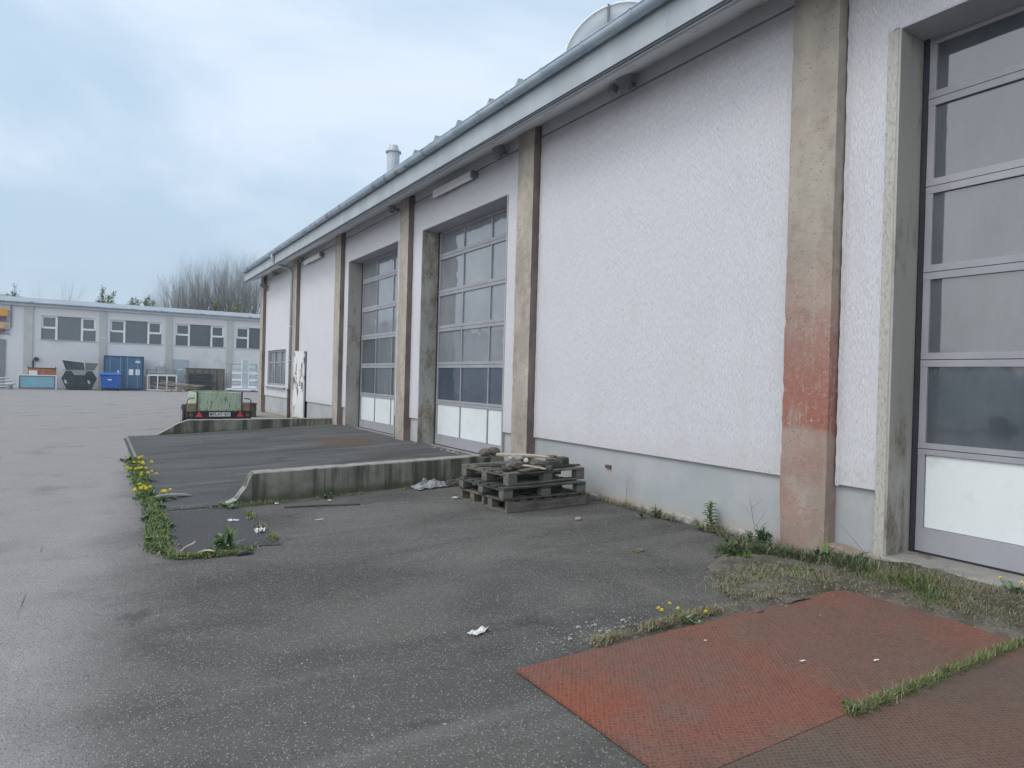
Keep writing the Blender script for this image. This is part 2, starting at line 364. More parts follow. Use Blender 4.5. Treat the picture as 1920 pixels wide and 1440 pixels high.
def soil():
    t = NT('dry_soil_and_moss'); n = t.noise(6, 6, .7)
    col = t.mix(t.rg(n, .35, .65), (.105, .095, .078), (.19, .172, .14))
    col = t.mix(t.m('MULTIPLY', t.rg(t.noise(2.5, 5, .6, t.map(loc=(3, 3, 3))), .48, .62), .6), col, (.050, .048, .026))
    col = t.mix(t.m('MULTIPLY', t.m('GREATER_THAN', t.xyz(t.voro(45, outp=1))[0], .82), t.rg(t.voro(45), .5, .3)), col, (.24, .22, .19))
    return t.fin(col, .95, t.bump(t.m('ADD', t.noise(50, 6, .7), t.m('MULTIPLY', t.voro(45), .6)), .9, .02), spec=.15)
def glass(name, base, rough=.06, warp=.02, dust=.3, dustc=(.25, .28, .31)):
    t = NT(name)
    d = t.rg(t.noise(1.3, 6, .7, t.map((1, 1, .5))), .35, .8)
    col = t.mix(t.m('MULTIPLY', d, dust), base, dustc)
    sp = t.m('MULTIPLY', t.m('GREATER_THAN', t.xyz(t.voro(14, outp=1))[0], .96), t.rg(t.voro(14), .12, .05))
    col = t.mix(sp, col, (.45, .45, .45))
    nr = t.bump(t.noise(2.2, 2, .5), warp, .08)
    m = t.fin(col, rough, nr, spec=.5); t.b.inputs['IOR'].default_value = 2.1; return m
def worn_paint(name, paint, under, amt=(.55, .62), sc=3.5, rough=.55, stretch=(1, 1, .5), bump=.3):
    t = NT(name); v = t.map(stretch, vec=t.obj)
    a = t.rg(t.noise(sc, 7, .72, v), *amt)
    pc = t.mix(t.rg(t.noise(1.2, 4, .6, v), .35, .65), paint, tuple(c*.86 for c in paint))
    uc = t.mix(t.rg(t.noise(20, 4, .6), .35, .65), under, tuple(c*.55 for c in under))
    return t.fin(t.mix(a, pc, uc), rough, t.bump(t.m('ADD', t.m('MULTIPLY', a, -1), t.m('MULTIPLY', t.noise(60, 3, .6), .3)), bump, .004), spec=.35)
def weathered_wood(name, c1, c2):
    t = NT(name); oi = t.n('ShaderNodeObjectInfo')
    v = t.map((5, 5, 5), vec=t.obj); n = t.noise(1, 5, .6, t.map((3, 30, 30), vec=t.obj)); g = t.noise(4, 5, .65, t.obj)
    col = t.mix(t.rg(n, .3, .7), c1, c2); col = t.mix(t.m('MULTIPLY', t.rg(g, .45, .7), .55), col, tuple(c*.45 for c in c1))
    return t.fin(col, .9, t.bump(n, .5, .006), spec=.2)
def leafmat(name, c1, c2, sc=30):
    t = NT(name); m = t.fin(t.mix(t.rg(t.noise(sc, 3, .6), .3, .7), c1, c2), .55, None, spec=.35)
    t.b.inputs['Subsurface Weight'].default_value = 0; return m

M = {}
M['yard'] = asphalt('yard'); M['ramp'] = asphalt('ramp'); M['patch'] = asphalt('patch')
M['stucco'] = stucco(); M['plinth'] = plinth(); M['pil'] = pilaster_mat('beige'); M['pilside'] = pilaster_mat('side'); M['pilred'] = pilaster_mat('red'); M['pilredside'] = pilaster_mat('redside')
M['retain'] = retaining(); M['plate'] = checker_plate(0); M['plate2'] = checker_plate(1); M['soil'] = soil()
M['fascia'] = worn_paint('pale_fascia_paint', (.36, .405, .44), (.25, .265, .275), (.58, .78), 2, .6, (1, 1.6, .5), .1)
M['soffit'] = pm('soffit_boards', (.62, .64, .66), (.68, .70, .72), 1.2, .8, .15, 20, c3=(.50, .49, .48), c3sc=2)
M['zinc'] = pm('zinc_gutter', (.36, .44, .52), (.46, .54, .61), 2.5, .35, .08, 30, metal=.3, c3=(.20, .22, .24), c3sc=2.5)
M['dark'] = pm('shadow_gaps_and_dark_parts', (.06, .065, .075), None, 5, .8)  # shadow in gaps put into the colour; also used for dark fittings
M['alu'] = pm('violet_grey_aluminium', (.27, .275, .305), (.315, .32, .35), 2.0, .5, .04, 60, metal=0, c3=(.20, .19, .21), c3sc=4, c3t=(.60, .75))
M['rubber'] = pm('black_rubber', (.03, .033, .045), None, 5, .7)
M['panel'] = pm('white_door_panel', (.62, .67, .68), (.67, .71, .725), 1.5, .45, .05, 30, c3=(.48, .50, .49), c3sc=3.5, c3t=(.55, .8))
M['glassA'] = glass('dusty_reflecting_glass', (.050, .062, .075), .05, .03, .22)
M['glassB'] = glass('sky_and_curtain_glass', (.17, .185, .21), .05, .18, .4, (.34, .36, .38))  # pale base carries the mirrored sky, and the curtains at the window
M['glassC'] = glass('dark_reflection_glass', (.03, .048, .075), .08, .10, .3, (.14, .18, .22))  # dark blue base carries the far yard side mirrored in the lowest row
M['steelpaint'] = worn_paint('grey_steel_jamb', (.36, .36, .335), (.24, .20, .155), (.48, .66), 3.0, .6, (1, 1, .35))
M['jambedge'] = worn_paint('peeling_jamb_edge', (.43, .425, .39), (.26, .215, .16), (.42, .80), 40, .7, (1.5, 1.5, .5), .4)
M['rustjamb'] = worn_paint('rusted_jamb', (.38, .395, .365), (.25, .205, .155), (.46, .66), 2.2, .75, (1, 1, .5))
M['concrete'] = pm('sill_concrete', (.25, .245, .225), (.34, .33, .305), 4, .92, .5, 50, c3=(.14, .13, .11), c3sc=5, spec=.2)
M['lintel'] = pm('lintel_underside', (.40, .41, .45), (.46, .46, .50), 3, .85, .2, 40)
M['roof'] = pm('roof_sheet', (.24, .25, .26), (.30, .31, .32), 2, .8, .2, 20)
M['whiteplastic'] = pm('white_lamp_plastic', (.84, .85, .84), (.88, .89, .88), 3, .4)
M['greyplastic'] = pm('grey_plastic', (.20, .21, .23), None, 5, .5)
M['pipe'] = pm('grey_downpipe', (.36, .40, .43), (.42, .46, .49), 3, .5, .05, 30, metal=.2)
M['castiron'] = pm('dark_cast_iron', (.06, .052, .055), (.10, .085, .08), 6, .75, .3)
M['oldwhite'] = worn_paint('flaking_white_paint', (.66, .68, .68), (.13, .115, .10), (.54, .57), 4, .6, (1, 1, .45), .8)
M['dish'] = pm('pale_dish', (.50, .56, .60), (.55, .61, .65), 1, .5)
M['woodgrey'] = weathered_wood('weathered_grey_wood', (.10, .098, .085), (.185, .175, .15))
M['wooddark'] = weathered_wood('wet_dark_wood', (.050, .055, .052), (.10, .105, .095))
M['woodtan'] = weathered_wood('pale_plank_wood', (.42, .35, .27), (.55, .48, .39))
M['rust'] = pm('rust_metal', (.10, .06, .045), (.16, .09, .06), 10, .85, .3)
M['leafgreen'] = leafmat('leaf_green', (.055, .120, .028), (.105, .185, .045))
M['leafblue'] = leafmat('leaf_bluegreen', (.035, .085, .045), (.07, .13, .07))
M['leafgrey'] = leafmat('leaf_silver', (.26, .31, .22), (.13, .20, .09))
M['leafyel'] = leafmat('leaf_yellowgreen', (.14, .17, .04), (.22, .24, .07))
M['dry'] = leafmat('dry_grass', (.26, .215, .135), (.36, .31, .21))
M['drybrown'] = leafmat('dry_stems', (.14, .105, .07), (.20, .155, .10))
M['yellow'] = pm('dandelion_yellow', (.86, .72, .01), (.90, .78, .02), 80, .7)
M['stone'] = pm('pale_stone', (.25, .245, .23), (.36, .355, .335), 12, .9, .4, 60)
M['brick'] = pm('broken_masonry', (.11, .10, .09), (.18, .155, .14), 10, .95, .6, 50)
M['paper'] = pm('white_paper', (.72, .73, .73), (.60, .61, .60), 20, .8, .3, 60)
M['bark'] = pm('grey_bark', (.13, .125, .112), (.19, .18, .16), 6, .9)
M['barkpale'] = pm('pale_bark', (.24, .24, .245), (.30, .30, .305), 6, .9)
M['farwall'] = pm('far_render', (.66, .66, .67), (.71, .71, .72), .35, .9, .1, 10, c3=(.50, .51, .53), c3sc=.5, c3t=(.56, .75))
M['farpil'] = pm('far_pilaster', (.46, .475, .45), (.53, .54, .515), 1, .9)
M['fartrim'] = pm('far_roof_trim', (.60, .63, .67), (.66, .69, .73), 1, .6)
M['farframe'] = pm('white_window_frame', (.80, .81, .82), (.84, .85, .86), 1, .5)
M['farglass'] = glass('far_window_glass', (.055, .075, .090), .25, .02, .5, (.10, .13, .15))
M['cblue'] = pm('container_blue', (.060, .135, .24), (.075, .16, .28), 1.5, .55, .1, c3=(.10, .13, .17), c3sc=3)
M['cblued'] = pm('container_dark_blue', (.035, .085, .16), None, 1.5, .55)
M['bblue'] = pm('bin_blue', (.03, .12, .42), (.035, .13, .46), 1, .4)
M['skip'] = pm('skip_dark_steel', (.022, .034, .040), (.035, .05, .055), 2, .6, c3=(.06, .06, .055), c3sc=3)
M['skipin'] = pm('skip_worn_edge', (.30, .33, .33), (.22, .24, .24), 3, .7)
M['orange'] = pm('orange_box_paint', (.50, .19, .08), (.42, .15, .065), 2, .6, c3=(.20, .10, .07), c3sc=4, c3t=(.52, .6))
M['paleblue'] = pm('pale_blue_film', (.20, .40, .48), (.23, .44, .52), 1.2, .4)
M['lilac'] = pm('grey_panel_frame', (.16, .19, .24), None, 2, .6)
M['signorange'] = pm('orange_sign_face', (.75, .36, .05), None, 1, .5)
M['signpink'] = pm('faded_orange_sign_face', (.68, .38, .22), None, 1, .5)
M['signdark'] = pm('dark_sign_lettering', (.12, .09, .12), None, 1, .5)
M['mint'] = worn_paint('flaking_mint_paint', (.38, .47, .35), (.15, .15, .10), (.55, .62), 6, .7, (3, 1, .6), .4)
M['trblack'] = pm('light_board_black', (.015, .017, .028), None, 4, .55)
M['redref'] = pm('red_reflector', (.68, .045, .05), (.74, .06, .06), 4, .3)
M['plateW'] = pm('number_plate_white', (.60, .61, .62), None, 4, .5)
M['ink'] = pm('black_lettering', (.015, .015, .02), None, 4, .6)
M['tyre'] = pm('tyre_rubber', (.025, .025, .027), None, 6, .85)
M['ochre'] = pm('ochre_board', (.28, .22, .12), (.22, .18, .10), 4, .8)
M['rackgreen'] = pm('dark_rack_metal', (.05, .07, .06), (.08, .10, .09), 3, .7)
M['brownstuff'] = pm('brown_crate_boards', (.17, .145, .12), (.23, .20, .17), 3, .9, c3=(.10, .09, .08), c3sc=4)
M['palegl'] = pm('pale_wrapped_glass', (.50, .58, .58), (.38, .48, .50), 3, .35)
M['bluewarm'] = pm('pale_blue_steel_door', (.38, .46, .50), (.41, .49, .53), 2, .5)
M['vanwhite'] = pm('white_vehicle_paint', (.70, .71, .72), None, 2, .35)
M['plastic'] = pm('crumpled_grey_sheet', (.20, .21, .215), (.34, .35, .355), 8, .45, .5, 18)

# ---------------------------------------------------------------- the ground
g = MB(); g.add([(-240, -160, 0), (240, -160, 0), (240, 360, 0), (-240, 360, 0)], [(0, 1, 2, 3)])
tag(g.build('ground', M['yard']), kind='structure')
def grid_sheet(name, x0, x1, y0, y1, nx, ny, fz, mat, jit=0, kind='structure', fy=None):
    m = MB(); vs = []; fs = []
    for j in range(ny+1):
        for i in range(nx+1):
            x = x0+(x1-x0)*i/nx; y = y0+(y1-y0)*j/ny
            if fy: y = fy(x, y)
            if jit and (i in (0, nx) or j in (0, ny)): x += rnd.uniform(-jit, jit); y += rnd.uniform(-jit, jit)
            vs.append((x, y, fz(x, y)))
    for j in range(ny):
        for i in range(nx): a = j*(nx+1)+i; fs.append((a, a+1, a+nx+2, a+nx+1))
    m.add(vs, fs); o = m.build(name, mat, smooth=True); tag(o, kind=kind); return o
def ramp_z(x, y): t = min(1, max(0, (x-.9)/4.5)); return .005 + .19*t**1.15
def rw_y(x): return 8.0 + .19*(x-1.57)
def ramp_fy(x, y): t = (y-8.2)/(17.3-8.2); return (rw_y(max(x, .9))+.06)*(1-t) + (17.25+.085*(x-1.9)+.05)*t
grid_sheet('loading_ramp', .62, 5.5, 8.2, 17.3, 40, 60, ramp_z, M['ramp'], 0, fy=ramp_fy)
# repaired patch of smooth asphalt in front of the near wall end
o = grid_sheet('asphalt_patch', .62, 1.40, 5.98, 7.82, 16, 30, lambda x, y: .006, M['patch'], .035)
# drain channel along the outer edge of the ramp
d = MB(); d.box(.50, .60, 12.9, 16.6, -.02, .008); d.mi = 1; d.box(.525, .575, 12.9, 16.6, .008, .011)
tag(d.build('drain_channel', [M['concrete'], M['dark']]), 'narrow concrete drain channel along the outer edge of the ramp', 'drain')

# ---------------------------------------------------------------- main workshop building
B = thing('workshop_building', 'long white rendered workshop with concrete pilasters, sectional gates and zinc gutter', 'building', (5.5, 10, 0))
PITCH = 4.57
pil_y = [(3.40, 3.85), (8.10, 8.53), (12.68, 13.14), (17.12, 17.60), (21.60, 22.05), (26.60, 27.08)]
pil_y = [(3.40-PITCH*2, 3.85-PITCH*2), (3.40-PITCH, 3.85-PITCH)] + pil_y
Y0, Y1 = -6.2, 27.06
gates = [(-.33, 2.93), (9.0, 12.2), (13.5, 16.75)]
win = (23.3, 26.12, 1.07, 2.34); sdoor = (20.62, 21.5, .12, 2.2)
ops = [(a-.02, b+.02, .154, 4.44) for a, b in gates] + [win, sdoor]
wmb = MB(); wall_grid(wmb, (Y0, Y1), (-.3, 5.42), ops, lambda a, b, c, d_: wmb.box(5.5, 5.95, a, b, c, d_))
wmb.box(5.95, 24, Y1-.35, Y1, -.3, 5.4); wmb.box(5.95, 24, Y0, Y0+.35, -.3, 5.4); wmb.box(24, 24.4, Y0, Y1, -.3, 5.4)
wmb.build('plinth_wall', M['plinth'], B)
# scratched render panels, one for every bay, ragged against the pilasters, with a groove below the eaves
def stucco_panel(y0, y1, ops_):
    for (z0, z1) in ((.67, 5.045), (5.075, 5.36)):
        m = MB(); wall_grid(m, (y0, y1), (z0, z1), [o_ for o_ in ops_ if o_[0] < y1 and o_[1] > y0 and o_[2] < z1 and o_[3] > z0], lambda a, b, c, d_: m.box(5.46, 5.499, a, b, c, d_))
        if z0 < 1: rag(m, y0, y1)
        m.build('render_panel', M['stucco'], B)
def rag(m, y0, y1):   # ragged strip at both vertical edges, slightly proud
    for yy, s in ((y0, 1), (y1, -1)):
        zs = [.66 + i*.055 for i in range(81)]; vs = []; fs = []
        for i, z in enumerate(zs):
            z = min(z, 5.05); w = .012*abs(mnoise.noise(Vector((yy, z*9, 0)))) + .010*abs(mnoise.noise(Vector((yy+5, z*31, 0)))) ; p = .004*mnoise.noise(Vector((yy, z*13, 4)))
            vs += [(5.4575-abs(p), yy - s*w, z), (5.4575-abs(p)*.5, yy + s*.03, z), (5.498, yy - s*w, z)]
        for i in range(80):
            a = 3*i; fs += [(a, a+1, a+4, a+3), (a, a+3, a+5, a+2)]
        m.add(vs, fs)
bays = list(zip([p[1] for p in pil_y], [p[0] for p in pil_y[1:]]))
stucco_panel(Y0, pil_y[0][0]-.02, ops)
go = [(a-.07, b+.07, 0, 4.44) if (a, b) == gates[0] else (a-.02, b+.02, 0, 4.44) for a, b in gates] + [win, sdoor]
for a, b in bays: stucco_panel(a+.02, b-.02, go)
# pilasters with chipped arrises
def pilaster(y0, y1, red=False):
    m = MB(); nz_, x0, x1 = 60, 5.345, 5.505
    for side in range(3):
        A, Bc = [((x0, y0), (x0, y1)), ((x1, y0), (x0, y0)), ((x0, y1), (x1, y1))][side]
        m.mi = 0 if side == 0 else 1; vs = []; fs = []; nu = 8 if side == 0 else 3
        for i in range(nz_+1):
            z = -.15 + 5.42*i/nz_
            for k in range(nu+1):
                u = k/nu; x = A[0]+(Bc[0]-A[0])*u; y = A[1]+(Bc[1]-A[1])*u
                e = mnoise.noise(Vector((y*3, z*6, 1.7)))*.004
                ch = max(0, mnoise.noise(Vector((round(y, 2)*7, z*9.3, .2)))-.15)*.022 + (max(0, .5-z)*.03 if abs(y-y0) < .01 or abs(y-y1) < .01 else 0)
                if abs(x-x0) < 1e-6 and (abs(y-y0) < 1e-6 or abs(y-y1) < 1e-6): x += ch; y += ch*(1 if abs(y-y0) < 1e-6 else -1)
                vs.append((x+e, y, z))
        for i in range(nz_):
            for k in range(nu): a = i*(nu+1)+k; fs.append((a, a+1, a+nu+2, a+nu+1))
        m.add(vs, fs)
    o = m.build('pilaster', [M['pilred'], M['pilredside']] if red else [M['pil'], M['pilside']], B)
    if red: o['label'] = 'pilaster with a faded red painted band'
for i, (a, b) in enumerate(pil_y): pilaster(a, b, i == 2)
# pinkish footing beside the big pilaster
f = MB(); f.prism([(2.98, -.05), (3.395, -.05), (3.395, .165), (3.25, .17), (2.98, .10)], 0, 5.31, 5.46); f.build('footing', M['pilred'], B, bevel=.01)
# eaves: soffit, fascia, gutter
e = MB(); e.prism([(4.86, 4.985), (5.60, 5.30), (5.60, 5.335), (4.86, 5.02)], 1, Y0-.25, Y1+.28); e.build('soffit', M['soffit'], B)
e = MB(); e.box(4.79, 4.82, Y0-.3, Y1+.3, 5.02, 5.40); e.box(4.815, 4.862, Y0-.3, Y1+.3, 4.972, 5.018); e.build('fascia', M['fascia'], B)
e = MB(); e.box(4.80, 4.812, Y0-.3, Y1+.3, 4.985, 5.018); e.build('eave_shadow_strip', M['dark'], B)  # dark strip coloured in for the shadow line under the fascia
gm = MB(); n = 12; prof = [(4.72+.078*math.cos(R(180+180*k/n)), 5.395+.085*math.sin(R(180+180*k/n))) for k in range(n+1)]
prof = prof + [(x+(-.006 if x > 4.72 else .006), z+.008) for x, z in reversed(prof)]
gm.prism(prof, 1, Y0-.3, Y1+.32); gm.tube([(4.642, Y0-.3, 5.397), (4.642, Y1+.32, 5.397)], .010, 6); gu = gm.build('gutter', M['zinc'], B)
y = Y0
while y < Y1:
    k = MB(); k.prism([(4.72+.084*math.cos(R(180+180*q/10)), 5.395+.091*math.sin(R(180+180*q/10))) for q in range(11)], 1, y, y+.028)
    k.box(4.628, 4.80, y, y+.028, 5.398, 5.412); k.build('gutter_bracket', M['zinc'], gu); y += .82
# roof
rf = MB(); sl_ = math.tan(R(15))
rf.prism([(4.76, 5.42), (15, 5.42+10.24*sl_), (25.2, 5.42), (25.2, 5.36), (15, 5.36+10.24*sl_), (4.76, 5.36)], 1, Y0-.3, Y1+.3)
rf.build('roof', M['roof'], B)
gb = MB(); gb.prism([(5.5, 5.40), (15, 5.34+9.5*sl_), (24.4, 5.40)], 1, Y1-.3, Y1-.02); gb.build('gable', M['plinth'], B)
# gable-end verge board
vb = MB(); vb.prism([(4.78, 5.16), (4.78, 5.415), (8, 5.40+3.2*sl_), (8, 5.2+3.2*sl_)], 1, Y1+.3, Y1+.325); vb.build('verge_board', M['fascia'], B)
# row of small triangular ridge vents above the eave
for yy in (8.85, 9.75, 10.9, 11.85, 12.85):
    z0 = 5.42+(5.6-4.76)*sl_
    k = MB(); k.add([(5.35, yy-.3, z0-.1), (5.85, yy-.3, z0-.1), (5.85, yy+.3, z0-.1), (5.35, yy+.3, z0-.1), (5.50, yy, z0+.575), (5.70, yy, z0+.585)], [(3, 2, 1, 0), (0, 1, 5, 4), (1, 2, 5), (2, 3, 4, 5), (3, 0, 4)]); k.build('roof_vent', M['roof'], B)
# chimney
c = MB(); c.tube([(8.5, 21.65, 6.0), (8.5, 21.65, 9.18)], .21, 20); c.tube([(8.5, 21.65, 9.18), (8.5, 21.65, 9.22)], .27, 20); c.tube([(8.5, 21.65, 9.22), (8.5, 21.65, 9.42)], [.2, .15], 20)
ch = c.build('chimney', M['pipe'], B)
# sectional gates
def gate(y0, y1, kinds, reveal, edge):
    D = MB(); X = 5.83
    rails = [(.175, .37), (.975, 1.07), (1.70, 1.815), (2.42, 2.54), (3.13, 3.25), (3.855, 3.975), (4.36, 4.44)]
    W3 = (y1-y0-.09)/3
    for a, b in rails:
        mid = (a+b)/2
        D.box(X-.02, X+.06, y0+.045, y1-.045, a, b if b-a > .17 else mid-.003)
        if b-a < .17: D.box(X-.02, X+.06, y0+.045, y1-.045, mid+.003, b)
    for k in range(4):
        yy = y0+.045+W3*k; w = .055 if k in (0, 3) else .03
        ya, yb = (yy, yy+w) if k == 0 else ((yy-w, yy) if k == 3 else (yy-w/2, yy+w/2))
        for (a, b), (c_, d_) in zip(rails, rails[1:]): D.box(X-.017, X+.05, ya, yb, b, c_)
    fr = D.build('gate_frame', M['alu'], None)
    gt = MB(); gt.box(X+.06, X+.08, y0, y1, .165, 4.44)
    gt = gt.build('sectional_gate', M['dark'], B)
    # re-hang frame as a sub-part
    fr.parent = gt; ofs = off(gt)
    for v in fr.data.vertices: v.co -= ofs
    rb = MB(); rb.box(X-.03, X+.058, y0+.006, y0+.043, .166, 4.44); rb.box(X-.03, X+.058, y1-.043, y1-.006, .166, 4.44); rb.box(X-.012, X+.055, y0+.05, y1-.05, .150, .176); rb.build('rubber_seal', M['rubber'], gt)
    for k in range(3):
        a = y0+.045+W3*k+(.055 if k == 0 else .015); b = y0+.045+W3*(k+1)-(.055 if k == 2 else .015)
        for r in range(6):
            z0, z1 = rails[r][1], rails[r+1][0]
            p = MB(); 
            if r == 0: p.box(X, X+.03, a+.004, b-.004, z0+.004, z1-.004); p.build('lower_panel', M['panel'], gt)
            else:
                p.box(X+.006, X+.02, a, b, z0, z1); mt = kinds[min(r-1, len(kinds)-1)]
                p.build('window_pane', M[mt], gt)
    # reveal: steel/concrete lining on both sides and above, sill below
    rv = MB(); rv.box(5.453, X-.03, y1, y1+.018, .157, 4.42); rv.build('jamb_lining', M[reveal], B); rv = MB(); rv.box(5.453, X-.03, y0-.018, y0, .157, 4.42); rv.build('jamb_lining', M[reveal], B)
    lt = MB(); lt.box(5.456, X-.02, y0-.018, y1+.018, 4.421, 4.438); lt.build('lintel_lining', M['lintel'], B)
    sm = MB(); sm.box(5.40, X+.07, y0-.02, y1+.02, -.1, .155); sm.build('threshold', M['concrete'], B, bevel=.012)
    if edge:
        for s, yy in ((1, y1+.0185), (-1, y0-.0185)): em = MB(); em.box(5.448, 5.497, min(yy, yy+s*.085), max(yy, yy+s*.085), .10, 4.43); em.build('jamb_edge', M['jambedge'], B, bevel=.004)
    else:
        em = MB(); em.box(5.45, 5.497, y0-.035, y0-.0185, .16, 4.42); em.build('jamb_edge', M['plinth'], B); em = MB(); em.box(5.45, 5.497, y1+.0185, y1+.028, .16, 4.42); em.build('jamb_edge', M['plinth'], B)
gate(*gates[0], ['glassA']*5, 'steelpaint', True)
gate(*gates[1], ['glassC', 'glassB', 'glassB', 'glassB', 'glassB'], 'rustjamb', False)
gate(*gates[2], ['glassA', 'glassA', 'glassB', 'glassB', 'glassB'], 'steelpaint', False)
# window with three casements and a sill
w0, w1, wz0, wz1 = win
wf = MB(); wf.box(5.52, 5.60, w0, w1, wz0, wz0+.07); wf.box(5.52, 5.60, w0, w1, wz1-.07, wz1)
for k in range(4):
    yy = w0 + (w1-w0)*k/3; wd = .07; a = min(max(yy-wd/2, w0), w1-wd); wf.box(5.515, 5.60, a, a+wd, wz0+.002, wz1-.002)
wf.box(5.53, 5.59, w0, w1, wz0+.80, wz0+.85)
wo = wf.build('window', M['alu'], B)
for k in range(3):
    p = MB(); p.box(5.56, 5.575, w0+(w1-w0)*k/3+.035, w0+(w1-w0)*(k+1)/3-.035, wz0+.07, wz1-.07); p.build('pane', M['glassB'], wo)
p = MB(); p.box(5.36, 5.52, w0-.1, w1+.12, wz0-.09, wz0-.04); p.build('window_sill', M['alu'], B, bevel=.006)
# old door leaf standing open against the wall
dl = MB(); dl.obox((5.375, 21.15, 1.18), (.05, .95, 2.08), (0, 0, R(5))); dd = dl.build('door', M['oldwhite'], B, bevel=.004); dd['label'] = 'old white door leaf with flaking paint'
p = MB(); p.box(5.36, 5.375, 20.74, 20.80, 1.05, 1.25); p.tube([(5.34, 20.77, 1.15), (5.30, 20.77, 1.15), (5.30, 20.88, 1.15)], .009, 6); p.build('door_handle', M['rust'], dd)
p = MB(); p.box(5.56, 5.6, sdoor[0], sdoor[1], .1, 2.2); p.build('door_opening', M['dark'], B)
# downpipe with swan neck, cast iron foot
dp = MB(); dp.tube([(4.72, 22.25, 5.32), (4.72, 22.25, 5.2), (4.80, 22.25, 5.05), (5.28, 22.25, 4.92), (5.36, 22.25, 4.78), (5.36, 22.25, .95)], .055, 12)
for zz_ in (4.5, 3.0, 1.9): dp.tube([(5.36, 22.25, zz_), (5.36, 22.25, zz_+.05)], .064, 12)
dpo = dp.build('downpipe', M['pipe'], B, smooth=True)
dp = MB(); dp.tube([(5.36, 22.25, 1.0), (5.36, 22.25, .03)], .075, 12); dp.tube([(5.36, 22.25, 1.0), (5.36, 22.25, .93)], .09, 12); dp.build('cast_iron_foot', M['castiron'], dpo)
# conduit and little bracket on plinth
pb = MB(); pb.box(5.47, 5.5, 6.38, 6.47, .42, .46); pb.build('wall_clip', M['rust'], B)
# crumbling base of the plinth: broken skirt of mortar lumps
for i in range(26):
    yy = 4.0+rnd.random()*3.0; k = MB(); k.rock((5.49-rnd.random()*.03, yy, .015+rnd.random()*.02), .035+rnd.random()*.05, (.5, 1.5, .7), i)
    if i == 0: crumb = MB()
    crumb.add(k.v, k.f)
for i in range(40):
    yy = 8.9+rnd.random()*4; crumb.rock((5.40-rnd.random()*.05, yy, .17+rnd.random()*.02), .02+rnd.random()*.03, (.8, 1.4, .6), i+50)
tag(crumb.build('mortar_rubble', M['stone']), 'crumbled pale mortar lying along the foot of the wall', 'rubble', kind='stuff')

# lights on the wall
def tube_light(y0, y1, z0, label):
    T = thing('tube_light', label, 'wall light', (5.46, (y0+y1)/2, z0), group='long tube lights above the gates')
    m = MB(); m.box(5.33, 5.40, y0, y1, z0-.07, z0+.07); m.build('diffuser', M['whiteplastic'], T, bevel=.02, bseg=2)
    m = MB(); m.box(5.402, 5.455, y0+.05, y1-.05, z0-.055, z0+.055); m.build('housing', M['greyplastic'], T)
    m = MB(); m.box(5.34, 5.455, y0-.06, y0-.003, z0-.05, z0+.06); m.build('end_bracket', M['greyplastic'], T)
tube_light(10.05, 11.55, 4.98, 'long white tube light high on the wall above the middle gate')
tube_light(19.1, 20.8, 4.93, 'long white tube light high on the far bay above the open white door')
def bowl_lamp(y, z, label, box=True, s=1.):
    T = thing('wall_floodlight', label, 'floodlight', (5.3, y, z), group='small grey lamps under the eaves')
    m = MB(); m.tube([(0, 0, -.10*s), (0, 0, .07*s)], [.055*s, .11*s], 12); m.tube([(0, 0, .07*s), (0, 0, .085*s)], [.11*s, .10*s], 12); m.build('lamp_bowl', M['greyplastic'], T, local=True)
    m = MB(); m.tube([(0.02, 0, 0), (.16, 0, .02)], .025, 8); m.build('arm', M['greyplastic'], T, local=True)
    if box:
        m = MB(); m.obox((-.02, .19*s, -.02), (.09, .10*s, .12*s), (0, .3, 0)); m.build('sensor_box', M['greyplastic'], T, local=True, bevel=.01)
bowl_lamp(6.1, 5.09, 'grey bowl lamp with sensor box under the eaves over the blank bay')
bowl_lamp(9.05, 5.08, 'grey bowl lamp under the eaves just above the middle gate', False)
bowl_lamp(13.5, 5.08, 'grey bowl lamp under the eaves above the far gate', False, .8)
bowl_lamp(21.0, 5.05, 'dark bowl lamp under the eaves beside the downpipe', False, .9)
bowl_lamp(24.6, 5.05, 'dark bowl lamp under the eaves above the far window', False, .9)
T = thing('security_camera', 'small dark camera on the far corner pilaster of the workshop', 'camera', (5.3, 26.3, 4.78))
m = MB(); m.obox((0, 0, 0), (.28, .12, .12), (0, .3, 0)); m.build('camera_body', M['greyplastic'], T, local=True, bevel=.01)
m = MB(); m.tube([(.05, 0, -.05), (.18, 0, -.2)], .02, 6); m.build('bracket', M['greyplastic'], T, local=True)

# dish on the roof
T = thing('roof_dish', 'large pale round dish rising behind the gutter', 'dish', (9.5, 11.0, 7.0))
ctr = Vector((9.5, 10.94, 8.22)); nrm = (Vector((0, 0, 1.5)) - ctr); nrm.z *= .35; nrm.normalize(); ax = nrm.cross(Vector((0, 0, 1))).normalized(); ay = ax.cross(nrm)
m = MB(); vs = []; fs = []; Nr, Na, RR = 5, 48, 1.36
for i in range(Nr+1):
    for k in range(Na):
        r = RR*i/Nr; t = 2*math.pi*k/Na; vs.append(ctr + ax*r*math.cos(t) + ay*r*math.sin(t) - nrm*(.25*(1-(i/Nr)**2)))
for i in range(Nr):
    for k in range(Na): fs.append((i*Na+k, i*Na+(k+1) % Na, (i+1)*Na+(k+1) % Na, (i+1)*Na+k))
m.add(vs, fs); do = m.build('reflector', M['dish'], T, smooth=True); sm_ = do.modifiers.new('s', 'SOLIDIFY'); sm_.thickness = .02
m = MB(); m.tube([ctr + ax*RR*math.cos(2*math.pi*k/48) + ay*RR*math.sin(2*math.pi*k/48) for k in range(49)], .018, 6, False); m.build('rim', M['whiteplastic'], T)
SG_ = 1 if ax.dot(cr) < 0 else -1
